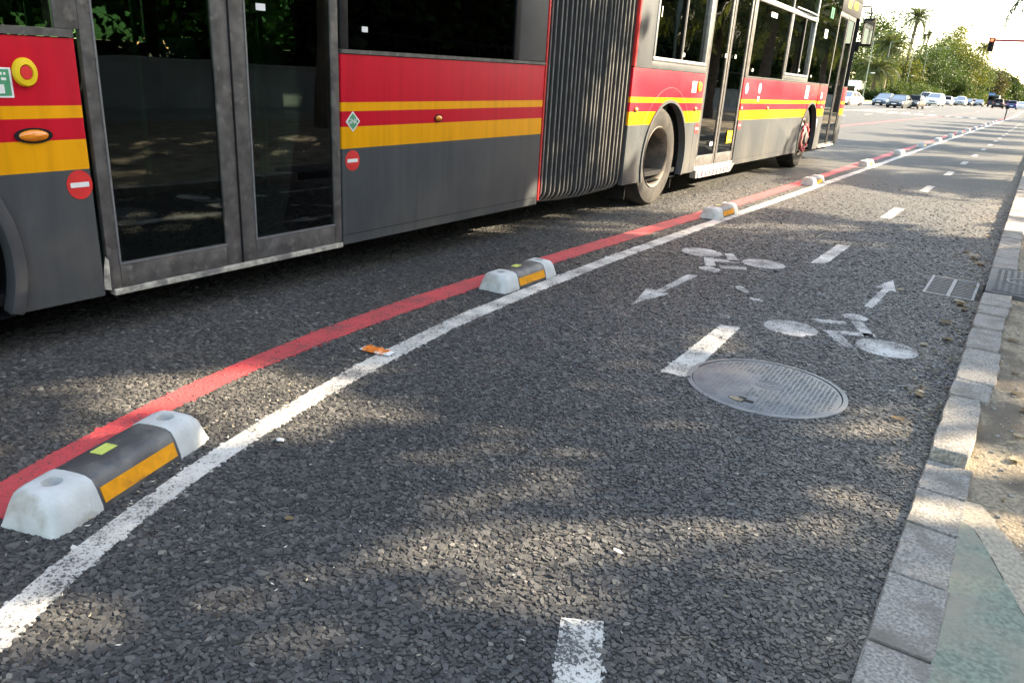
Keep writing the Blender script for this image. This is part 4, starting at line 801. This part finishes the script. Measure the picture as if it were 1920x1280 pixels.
# palms: every frond its own piece
def frond_mesh(L_, droop, m, seed, nl=34, wl=.42, up0=.75, lw=.022):
    r = random.Random(seed); mb = MB(); pts = []; a = up0; p = Vector((0, 0, 0)); n = 14
    for i in range(n + 1): pts.append(p.copy()); p = p + Vector((math.cos(a), 0, math.sin(a))) * (L_ / n); a -= droop / n * (.5 + i / n)
    mb.tube(pts, [.028 * (1 - i / n) + .006 for i in range(n + 1)], 5)
    V = list(mb.v); F_ = list(mb.f); T = [.35] * len(V)
    for k in range(nl):
        t = .1 + .9 * k / (nl - 1); i = min(n - 1, int(t * n)); q = pts[i].lerp(pts[i + 1], t * n - i); d = (pts[i + 1] - pts[i]).normalized(); l = wl * math.sin(math.pi * (.12 + .82 * t)) ** .6 * r.uniform(.85, 1.15)
        for s in (-1, 1):
            o_ = Vector((0, s, 0)) * .78 + d * .62 + Vector((0, 0, -.12 - .3 * r.random())); o_.normalize(); tip = q + o_ * l; mid = q + o_ * l * .5 + Vector((0, 0, .03)); wv = d * lw; b = len(V)
            V += [tuple(q - wv * .5), tuple(mid - wv), tuple(tip), tuple(mid + wv)]; F_.append((b, b + 1, b + 2, b + 3)); T += [min(1, max(0, r.gauss(.5, .2)))] * 4
    return fast_mesh('frond', V, [len(f) for f in F_], [i for f in F_ for i in f], T, [m])
FR = {}
def palm(name, label, x, y, h, L_, nfr, group=None, trunk=.2, lean=(0, 0), m='palmL', key='date', droop=1.5, dead=0, nl=34, wl=.42, lw=.022):
    if key not in FR: FR[key] = [frond_mesh(1.0 * L_, droop + .25 * k, m, k * 5 + 1, nl, wl, lw=lw) for k in range(3)]
    e = empty(name, (x, y, gzf(y)), 0); tag(e, label, 'palm', group)
    mb = MB(); hh = np.linspace(-.1, h, 12); mb.tube([(lean[0] * (t / h) ** 1.3 if t > 0 else 0, lean[1] * (t / h) if t > 0 else 0, t) for t in hh], [trunk * (1.25 if i == 0 else 1.05 - .03 * i + .05 * (i % 2) + (.18 if i > 10 else 0)) for i in range(12)], 10); mb.build('trunk', 'pbark', e, smooth=True)
    for k in range(nfr):
        f = link('frond', FR[key][k % 3], e); ph = k * 2.39996; el = R_(35) - R_(95) * (k / nfr) ** 1.1 + random.gauss(0, .08); f.location = (lean[0], lean[1], h)
        f.rotation_euler = (random.gauss(0, .15), -el, ph); s = random.uniform(.85, 1.1); f.scale = (s, s, s)
    return e
# ---- shade trees on the right pavement (their crowns dapple the near asphalt)
def shade(label, x, y, h, rad, v, leaves=18000, size=.16, clumps=160, cl=.065, trunk=.14): return tree('pavement_tree', label, x, y, h, rad, 'leafM', v, leaves, size, clumps, trunk, 'pavement trees', 1, cl, .15, zoff=0, rot=0)
#SHADE
shade('leafy tree nearest the viewer on the right pavement', 5.946, 6.437, 8.2, (3.0, 3.0, 2.5), 36)
shade('leafy tree on the right pavement shading the bus doors', 4.5, 10.3, 8.0, (2.7, 2.7, 2.3), 6, 24000, .16, 125, .085)
shade('leafy tree on the right pavement behind the drain', 7.763, 13.4, 8.0, (2.8, 2.8, 2.4), 63)
#ENDSHADE
# ---- young date palms on the right verge: their crowns lay bars of shade over the cycle lane
PR_ = [(3.9, 18.2, 3.4), (3.7, 23.0, 3.6), (3.6, 29.0, 3.8), (3.5, 35.0, 3.8), (3.6, 41.0, 3.9), (3.5, 47, 4.0), (3.6, 53.5, 4.0), (3.6, 60, 4.1)]
nth = ['first', 'second', 'third', 'fourth', 'fifth', 'sixth', 'seventh', 'eighth']
for k, (x, y, h) in enumerate(PR_): palm('date_palm', f'{nth[k]} young date palm along the right verge', x, y, h, 2.1, 40, 'verge palms', .17, droop=1.5, key='vdate', nl=34, wl=.55, lw=.032)
palm('date_palm', 'palm whose drooping fronds enter the top right corner', 0.85, 25.5, 4.2, 2.8, 40, None, .2, key='cdate', droop=1.9, lw=.035, wl=.5)
# ---- left side of the road
palm('date_palm', 'stout date palm with full crown beside the bus front', at(1651, 157), 157, 9.0, 4.6, 54, 'palms on the left', .45, lw=.06, key='big', droop=1.6, nl=44, wl=.7)
palm('date_palm', 'lower date palm with hanging pale fronds behind the cars', at(1636, 148), 148, 4.6, 4.2, 54, 'palms on the left', .5, lw=.06, key='big', droop=1.6)
palm('tall_palm', 'very tall slender leaning palm against the sky', at(1684, 197), 197, 17.0, 4.2, 40, None, .42, lean=(.6, 0), lw=.06, key='tall', droop=1.7, nl=40, wl=.8)
palm('fan_palm', 'left of two thin distant palms behind the tall palm', at(1706, 348), 348, 22.6, 2.6, 34, None, .35, lw=.06, key='fan', droop=1.2, lean=(.6, 0))
palm('fan_palm', 'right of two thin distant palms behind the tall palm', at(1712, 348), 348, 23.8, 2.6, 34, None, .35, lw=.06, key='fan', droop=1.2, lean=(.8, 0))
palm('date_palm', 'distant palm crown rising over the yellow trees', at(1822, 348), 348, 19.5, 4.2, 40, None, .45, lw=.06, key='tall')
T = lambda label, px, D, h, rad, m, v, **k: tree(k.pop('name', 'roadside_tree'), label, at(px, D * KD), D * KD, h, rad, m, v, **k)
T('tall loose tree standing beside the bus mirror', 1622, 150, 16, (4.5, 4.5, 6.5), 'leafM', 1, leaves=9000, size=.45)
T('bushy light green tree between bus and palms', 1612, 140, 9.5, (4, 4, 4.2), 'leafM', 2, leaves=5200)
T('yellowing tree behind the lamp post left of the tall palm', 1676, 170, 9, (4.5, 4.5, 4), 'leafY', 1)
T('dark evergreen tree at the foot of the tall palm', 1712, 185, 11.5, (5, 5, 5), 'leafD', 1)
T('dark evergreen tree right of the tall palm', 1738, 200, 13, (6, 6, 6), 'leafD', 2)
T('tallest yellow green tree behind the white SUV', 1768, 235, 21.5, (6.5, 6.5, 9), 'leafY', 2, leaves=10500, size=.5, hollow=.2)
T('olive green tree left of the tallest yellow tree', 1746, 225, 16.5, (6, 6, 7), 'leafM', 5)
T('bright yellow tree right of the tallest tree', 1793, 230, 15.5, (6, 6, 7), 'leafY', 3, leaves=10500)
T('green tree at the right end of the yellow trees', 1814, 255, 14, (5.5, 5.5, 6.5), 'leafM', 3)
T('low dark tree under the yellow trees', 1772, 205, 7, (5, 5, 3.5), 'leafD', 3)
T('dark rounded tree behind the white cars', 1762, 215, 11, (5, 5, 4.5), 'leafD', 1)
T('reddish brown tree in the distant row', 1841, 330, 12.5, (6, 6, 5.5), 'leafB', 2, size=.7)
T('tall green tree in the distant row by the blue sign', 1853, 345, 14.5, (5, 5, 6.5), 'leafM', 4, size=.7)
T('dark tree with open branches near the far end', 1876, 420, 14.5, (5.5, 5.5, 6), 'leafD', 4, size=.8)
T('light green tree near the far end', 1886, 470, 11, (6, 6, 5), 'leafM', 1, size=.8)
T('pale hazy tree at the far end of the road', 1905, 640, 15, (8, 8, 7), 'leafM', 2, size=1.1)
T('another hazy tree where the road vanishes', 1922, 760, 15, (9, 9, 7), 'leafM', 3, size=1.1)
def bush(label, px, D, h, rad, m, v, **k): return tree(k.pop('name', 'shrub'), label, at(px, D * KD), D * KD, h, rad, m, v, leaves=k.pop('leaves', 3600), size=k.pop('size', .26), clumps=50, trunk=.08, group=k.pop('group', 'roadside shrubs'), cat='shrub', hollow=.35, **k)
bush('large rounded clipped shrub behind the parked cars', 1693, 150, 4.3, (2.9, 2.9, 2.3), 'leafM', 1); bush('smaller rounded shrub right of the clipped one', 1679, 146, 3, (1.8, 1.8, 1.6), 'leafM', 2)
bush('dark low bush beside the white car', 1640, 118, 1.9, (1.7, 1.7, 1.1), 'leafD', 1); bush('reddish low bush left of the dark bush', 1616, 118, 1.5, (1.2, 1.2, .9), 'leafB', 1)
for k, px in enumerate((1716, 1732, 1747, 1760)): bush(f'{["first","second","third","fourth"][k]} hedge shrub from the left behind the lamp posts', px, 165 + 14 * k, 3.6, (2.6, 2.6, 2), 'leafM', 3 + k % 2, name='hedge_shrub')
for k, px in enumerate((1776, 1792, 1806, 1820, 1834, 1846, 1858)): bush(f'{["first","second","third","fourth","fifth","sixth","seventh"][k]} far hedge shrub counted from the white SUV', px, 215 + 22 * k, 4.5, (4, 4, 2.6), 'leafY' if k % 3 == 0 else 'leafM', 1 + k % 3, name='hedge_shrub', group='far hedge shrubs', size=.4)
# trees and garden wall on the right, mirrored in the bus windows
gw = empty('garden_wall', (9.4, 40, 0)); tag(gw, 'low pale garden wall with railings along the right pavement', 'wall')
MB().box(-.15, .15, -60, 120, 0, .95).build('plinth', 'wall', gw); MB().box(-.19, .19, -60, 120, .952, 1.02).build('coping', 'wall', gw)
m = MB(); [m.box(-.012, .012, -60 + .4 * k, -59.975 + .4 * k, 1.02, 2.0) for k in range(450)]; m.box(-.016, .016, -60, 120, 1.95, 1.99); tag(m.build('railings', 'black', gw), kind='stuff')
RT_ = [(13, -3), (14.5, 3.5), (13.5, 10), (15, 16.5), (14, 23.5), (15.5, 31), (14.5, 39), (15, 48), (15, 58), (16, 69), (15, 82), (16, 97), (16, 115)]
for k, (x, y) in enumerate(RT_): tree('park_tree', f'park tree behind the garden wall, number {k + 1} from the viewer' if False else f'{["nearest","second","third","fourth","fifth","sixth","seventh","eighth","ninth","tenth","eleventh","twelfth","farthest"][k]} park tree behind the garden wall', x, y, 6.6 + (k % 3) * .5, (3.6, 3.6, 3.1), 'leafD', 5 + k % 2, leaves=13000, size=.42, group='park trees', cat='tree', cl=.3, hollow=.2)
for k in range(10): tree('park_tree', f'{["first","second","third","fourth","fifth","sixth","seventh","eighth","ninth","tenth"][k]} tall tree of the back row in the park', 20.5 + (k % 2), -8 + 7.5 * k, 9.2, (4.4, 4.4, 4.4), 'leafD', 7, leaves=13000, size=.5, group='back row park trees', cat='tree', cl=.3, hollow=.2)

FT = [(15, 86), (19, 101), (23, 120), (28, 142), (34, 166), (42, 200)]
for k, (x, y) in enumerate(FT): tree('park_tree', f'{["first","second","third","fourth","fifth","sixth"][k]} tall tree far along the right side of the road', x, y, 12.5 + k * .6, (5.2, 5.2, 5.6), 'leafD', 2, leaves=5200, size=.5, group='tall trees far right', cat='tree')
LT = [(-24, 2), (-25, 10), (-24, 18), (-26, 27), (-24, 36), (-25, 46), (-24, 57), (-26, 69)]
for k, (x, y) in enumerate(LT): tree('verge_tree', f'{["first","second","third","fourth","fifth","sixth","seventh","eighth"][k]} tree on the left verge hidden behind the bus', x, y, 8.5, (4, 4, 4), 'leafM', 6, leaves=5200, size=.42, group='left verge trees', cat='tree')

# ------------------------------------------------------------------ street furniture
def lamp_post(x, y, h, label, arm=2.6):
    e = empty('lamp_post', (x, y, gzf(y))); tag(e, label, 'lamp post', 'lamp posts on the left'); m = MB(); m.tube([(0, 0, -.1), (0, 0, 1.2), (0, 0, h)], [.11, .085, .05], 10); m.build('pole', 'poleg', e, smooth=True)
    m = MB(); m.tube([(0, 0, h - .05), (arm * .5, 0, h + .35), (arm, 0, h + .62)], [.04, .035, .03], 8); m.build('arm', 'poleg', e, smooth=True); MB().ell((arm + .3, 0, h + .64), (.45, .16, .09), 12, 8).build('lamp_head', 'steel', e, smooth=True)
    m = MB(); m.tube([(0, 0, h * .42), (.5, 0, h * .44)], .025, 6); m.build('low_arm', 'poleg', e); MB().ell((.75, 0, h * .44), (.34, .13, .07), 10, 6).build('low_lamp_head', 'swhite', e, smooth=True)
lamp_post(at(1650, 151), 151, 9.4, 'lamp post in front of the stout date palm'); lamp_post(at(1694, 174), 174, 11, 'lamp post left of the tall palm with its arm reaching right', 3.4); lamp_post(at(1720, 197), 197, 10.6, 'lamp post right of the tall palm', 3.4); lamp_post(at(1752, 232), 232, 8.8, 'lamp post in front of the dark trees', 2.2); lamp_post(at(1618, 130), 130, 9.0, 'lamp post beside the bus front')
rl_ = empty('lamp_post', (.75, 17.55, 0)); tag(rl_, 'lamp post on the right verge casting a thin straight shadow', 'lamp post'); m = MB(); m.tube([(0, 0, -.05), (0, 0, 1), (0, 0, 8)], [.07, .05, .035], 10); m.build('pole', 'poleg', rl_, smooth=True); MB().ell((-.5, 0, 8.05), (.4, .14, .08), 10, 6).build('lamp_head', 'steel', rl_, smooth=True)
bo = empty('bollard', (1.72, 3.66, 0)); tag(bo, 'stout dark bollard on the right verge beside the ramp', 'bollard'); MB().lathe([(.001, 1.04), (.06, 1.03), (.09, .99), (.095, .95), (.085, .92), (.085, 0)], lambda x, y, h: (x, y, h), 24).build('post', 'irond', bo, smooth=True); MB().lathe([(.12, 0), (.12, .06), (.09, .09)], lambda x, y, h: (x, y, h), 24).build('base', 'irond', bo, smooth=True)
# traffic signal on its mast arm
D = 76; sxx = at(1832, D); sz = 5.6
ts = empty('traffic_signal', (3.2, D, 0)); tag(ts, 'traffic signal showing red on a long dark red mast arm', 'traffic signal')
m = MB(); m.tube([(0, 0, -.1), (0, 0, 6.6)], [.11, .08], 12); m.build('pole', 'sred2', ts, smooth=True); ax = sxx - 3.2
m = MB(); m.tube([(0, 0, sz + .26), (ax * .5, 0, sz + .3), (ax + .18, 0, sz + .3)], [.1, .09, .085], 10); m.build('mast_arm', 'sred2', ts, smooth=True)
hd = MB().box(ax - .19, ax + .19, -.13, .07, sz - .52, sz + .48).build('signal_head', 'black', ts, bev=.03); MB().box(ax - .22, ax + .22, .075, .085, sz - .55, sz + .51).build('backplate', 'sred2', ts)
for k, mm in enumerate(('redlit', 'black', 'black')):
    zc = sz + .30 - k * .32; l = MB().lathe([(.001, -.155), (.1, -.15), (.115, -.13)], lambda x, y, h: (ax + x, h, zc + y), 20).build('lens', mm, hd, smooth=True)
    m = MB(); P0 = [(ax + .125 * math.cos(t), zc + .125 * math.sin(t)) for t in np.linspace(-.3, math.pi + .3, 14)]; m.loft([[(u, -.13, v) for u, v in P0], [(u, -.29, v) for u, v in P0]], cap=False); m.build('visor', 'black', hd)
pb = empty('marker_post', (-2.5, 76, gzf(76))); tag(pb, 'thin dark post standing at the far end of the separator row', 'post'); MB().lathe([(.001, 1.0), (.045, .98), (.045, 0), (.12, 0)], lambda x, y, h: (x, y, h), 12).build('shaft', 'black', pb, smooth=True); MB().box(-.1, .1, -.05, -.045, .8, 1.05).build('plate', 'black', pb)
sg = empty('direction_sign', (at(1856, 348), 348, gzf(300))); tag(sg, 'blue road sign on a post among the far trees', 'road sign'); MB().box(-1.0, 1.0, -.05, 0, 2.2, 4.3).build('panel', 'signb', sg, bev=.03); m = MB(); m.tube([(0, .05, -.1), (0, .05, 4)], .07, 8); m.build('post', 'steel', sg)
# white lorry box behind the bus
lo = empty('box_lorry', (at(1598, 145), 145, gzf(125))); tag(lo, 'white box lorry parked beyond the bus front', 'lorry')
MB().box(-1.15, 1.15, -2.4, 2.4, .75, 3.0).build('cargo_box', 'swhite', lo, bev=.05); MB().box(-1.05, 1.05, -4.0, -2.5, .5, 2.3).build('cab', 'swhite', lo, bev=.15); MB().box(-.95, .95, -4.03, -4.0, 1.35, 2.1).build('windscreen', 'cglass', lo)
for s in (-1, 1):
    for y in (-3.3, 1.5): MB().lathe([(.001, .0), (.25, .01), (.42, 0), (.45, -.05), (.45, -.25), (.001, -.25)], lambda a, b, h: (s * (.85 + h), y + a, .45 + b), 20).build('wheel', 'ctyre', lo, smooth=True)

# ------------------------------------------------------------------ cars
def car_proto(kind):
    """front faces -y"""
    L_, W_, H_, hood, belt, ws0, ws1, rw1, rw0 = {'sedan': (4.6, 1.8, 1.45, .78, .92, -1.0, -.25, 1.0, 1.75), 'suv': (4.5, 1.86, 1.68, .98, 1.1, -1.15, -.5, 1.55, 2.1), 'hatch': (4.0, 1.74, 1.5, .84, .96, -.95, -.25, 1.25, 1.85), 'van': (4.8, 1.85, 1.95, 1.0, 1.15, -1.65, -.95, 2.1, 2.35)}[kind]
    h = L_ / 2; w_ = W_ / 2; e = empty('car'); P = {}
    def sec(y, zl, zt, hw, tuck=.0): return [(-hw * .92, y, zl), (-hw, y, zl + .18), (-hw, y, (zl + zt) / 2 + .05), (-hw * .97, y, zt - .05), (-hw * .86, y, zt), (hw * .86, y, zt), (hw * .97, y, zt - .05), (hw, y, (zl + zt) / 2 + .05), (hw, y, zl + .18), (hw * .92, y, zl)]
    m = MB(); m.loft([sec(-h, .3, hood * .72, w_ * .78), sec(-h + .06, .22, hood * .82, w_ * .88), sec(-h + .3, .2, hood * .93, w_ * .97), sec(-h + .9, .2, hood, w_), sec(ws0, .2, belt - .02, w_), sec(.3, .2, belt, w_), sec(rw0 - .2, .2, belt + .02, w_), sec(h - .2, .22, belt - (.02 if kind == 'sedan' else -.02), w_ * .96), sec(h - .03, .26, belt - .1, w_ * .88), sec(h, .34, belt - .2, w_ * .8)])
    body = m.build('body', 'swhite', e, smooth=True, angle=50); P['body'] = body
    wt = w_ * .72; wb = w_ * .93
    r0, r1 = H_ - .06, H_
    m = MB(); m.loft([[(-wt * .96, ws1, r0 - .03), (-wt * .8, ws1 + .05, r1 - .03), (wt * .8, ws1 + .05, r1 - .03), (wt * .96, ws1, r0 - .03)], [(-wt, .3, r0), (-wt * .82, .3, r1), (wt * .82, .3, r1), (wt, .3, r0)], [(-wt * .96, rw1, r0 - .03), (-wt * .8, rw1, r1 - .03), (wt * .8, rw1, r1 - .03), (wt * .96, rw1, r0 - .03)]]); P['roof'] = m.build('roof', 'swhite', e, smooth=True, angle=50)
    zb = belt - .02
    MB().add([(-wb * .9, ws0, zb), (wb * .9, ws0, zb), (wt * .93, ws1, r0 - .02), (-wt * .93, ws1, r0 - .02)], [(0, 1, 2, 3)]).build('windscreen', 'cglass', e)
    MB().add([(-wb * .9, rw0, zb), (wb * .9, rw0, zb), (wt * .93, rw1, r0 - .02), (-wt * .93, rw1, r0 - .02)], [(0, 3, 2, 1)]).build('rear_window', 'cglass', e)
    MB().box(-wb * .85, wb * .85, ws0 + .45, rw0 - .5, .5, zb + .12).build('cabin_interior', 'black', e)
    for s in (-1, 1):
        ms = [(ws0 + .08, ws1 + .06, .28), (.36, .36, 0), (rw0 - .1, rw1 - .06, 0)]
        for (a0, a1, _), (b0, b1, _) in ((ms[0], ms[1]), (ms[1], ms[2])): MB().add([(s * wb * .97, a0 + .05, zb), (s * wb * .97, b0 - .05, zb), (s * wt * .985, b1 - .04, r0 - .03), (s * wt * .985, a1 + .04, r0 - .03)], [(0, 1, 2, 3)]).build('side_window', 'cglass', e)
        for a0, a1 in ((ws0, ws1), (.36, .36), (rw0, rw1)): m = MB(); m.tube([(s * wb * .95, a0, zb - .02), (s * wt * .97, a1, r0 - .01)], .04, 6); m.build('pillar', 'swhite', e)
        MB().ell((s * w_ * .66, -h + .12, hood * .74), (.2, .12, .075), 10, 8).build('headlight', 'hlamp', e, smooth=True); MB().ell((s * w_ * .72, h - .06, belt - .14), (.14, .08, .11), 10, 8).build('tail_light', 'tlamp', e, smooth=True)
        P.setdefault('mir', []).append(MB().ell((s * (w_ + .07), ws0 + .2, belt + .05), (.1, .06, .07), 8, 6).build('wing_mirror', 'swhite', e, smooth=True))
        for y in (-h + .85, h - .85):
            k = .33; t = MB().lathe([(.19, .0), (k - .03, .005), (k, -.03), (k, -.17), (k - .03, -.2)], lambda a, b, hh: (s * (w_ - .02 + hh), y + a, k + b), 22).build('tyre', 'ctyre', None, smooth=True)
            wv = MB().lathe([(.001, -.03), (.08, -.02), (.16, -.035), (.195, .0)], lambda a, b, hh: (s * (w_ - .02 + hh), y + a, k + b), 18).build('wheel', 'crim', e, smooth=True); t.parent = wv
            m = MB(); m.lathe([(k + .06, .006), (.001, .006)], lambda a, b, hh: (s * (w_ - .003 + hh * .3), y + a, k + .02 + b), 22); m.build('wheel_arch', 'black', e)
    MB().box(-w_ * .4, w_ * .4, -h - .005, -h + .03, hood * .55, hood * .7).build('grille', 'black', e, bev=.01); MB().box(-w_ * .62, w_ * .62, -h - .012, -h + .02, .28, .38).build('lower_intake', 'black', e, bev=.01)
    MB().box(-.26, .26, -h - .02, -h - .006, .42, .53).build('number_plate', 'plate', e); MB().box(-.26, .26, h + .006, h + .02, belt - .42, belt - .31).build('number_plate', 'plate', e)
    return e
PROTO = {k: car_proto(k) for k in ('sedan', 'suv', 'hatch', 'van')}; used = set()
PAINT = {k: carpaint(k + ' car paint', c, mt) for k, c, mt in (('white', (.72, .72, .7), 0), ('blue grey', (.1, .145, .2), .2), ('dark grey', (.045, .055, .065), .2), ('black', (.02, .02, .022), .2), ('silver', (.4, .41, .42), .6), ('dark blue', (.03, .055, .16), .3), ('dark red', (.16, .03, .035), .3), ('navy', (.03, .045, .07), .2))}
PAINTED = ('body', 'roof', 'pillar', 'wing_mirror'); PM = {}
def car(kind, paint, px, D, label, away=False, yaw=0, dx=0):
    base = PROTO[kind]
    if kind not in used: e = base; used.add(kind)
    else: e = copy_tree(base)
    for ch in e.children:
        if ch.name.split('.')[0] in PAINTED:
            key = (ch.data.name.split('#')[0], paint)
            if key not in PM:
                me = ch.data.copy(); me.name = key[0] + '#' + paint; me.materials.clear(); me.materials.append(PAINT[paint]); PM[key] = me
            ch.data = PM[key]
    D *= KD; e.location = (at(px, D) + dx, D, gzf(D)); e.rotation_euler = (0, 0, (math.pi if away else 0) + R_(yaw)); tag(e, label, 'car' if kind != 'van' else 'van', 'traffic on the avenue'); return e
car('sedan', 'white', 1592, 84, 'white saloon half hidden behind the bus front', yaw=-14)
car('sedan', 'blue grey', 1661, 93, 'light blue grey saloon, leftmost of the three waiting together', yaw=-8)
car('sedan', 'dark grey', 1689, 86, 'dark grey saloon in the middle of the three waiting together', yaw=-6)
car('hatch', 'black', 1716, 89, 'black car tucked behind the dark grey saloon', yaw=-6)
car('van', 'white', 1736, 135, 'small white van behind the black car'); car('suv', 'white', 1754, 108, 'big white SUV approaching alone', yaw=-4)
car('hatch', 'silver', 1775, 130, 'dark windowed silver car just behind the white SUV'); car('sedan', 'white', 1788, 155, 'low white saloon right of the SUV')
car('van', 'white', 1800, 190, 'white van whose roof stands above the far queue'); car('suv', 'silver', 1802, 150, 'silver SUV in front of the white van')
car('sedan', 'black', 1815, 162, 'black saloon right of the silver SUV'); car('hatch', 'white', 1824, 185, 'small white car in the far queue'); car('sedan', 'dark grey', 1836, 172, 'dark grey car at the right end of the oncoming queue')
car('suv', 'black', 1872, 150, 'black SUV driving away, left of the receding cars', True); car('suv', 'dark red', 1886, 178, 'dark red car driving away beside the black SUV', True); car('hatch', 'dark blue', 1898, 150, 'dark blue car driving away with a white plate', True)
car('hatch', 'silver', 1909, 200, 'silver car driving away behind the dark blue one', True); car('sedan', 'white', 1917, 158, 'white car driving away at the right edge', True)
# far coach
co = empty('coach', (at(1862, 220), 220, gzf(190))); tag(co, 'dark blue coach seen from behind among the receding cars', 'coach'); MB().box(-1.1, 1.1, -3, 3, .4, 2.6).build('body', PAINT['navy'], co, bev=.12); MB().box(-1.0, 1.0, -3.02, -3, 1.4, 2.3).build('rear_window', 'cglass', co)
for s in (-1, 1):
    MB().box(s * .95 - .1, s * .95 + .1, -3.03, -3, .8, 1.1).build('tail_light', 'tlamp', co)
    for y in (-2, 1.8): MB().lathe([(.001, 0), (.42, 0), (.45, -.05), (.45, -.25), (.001, -.25)], lambda a, b, h: (s * (1.06 + h), y + a, .45 + b), 18).build('wheel', 'ctyre', co, smooth=True)
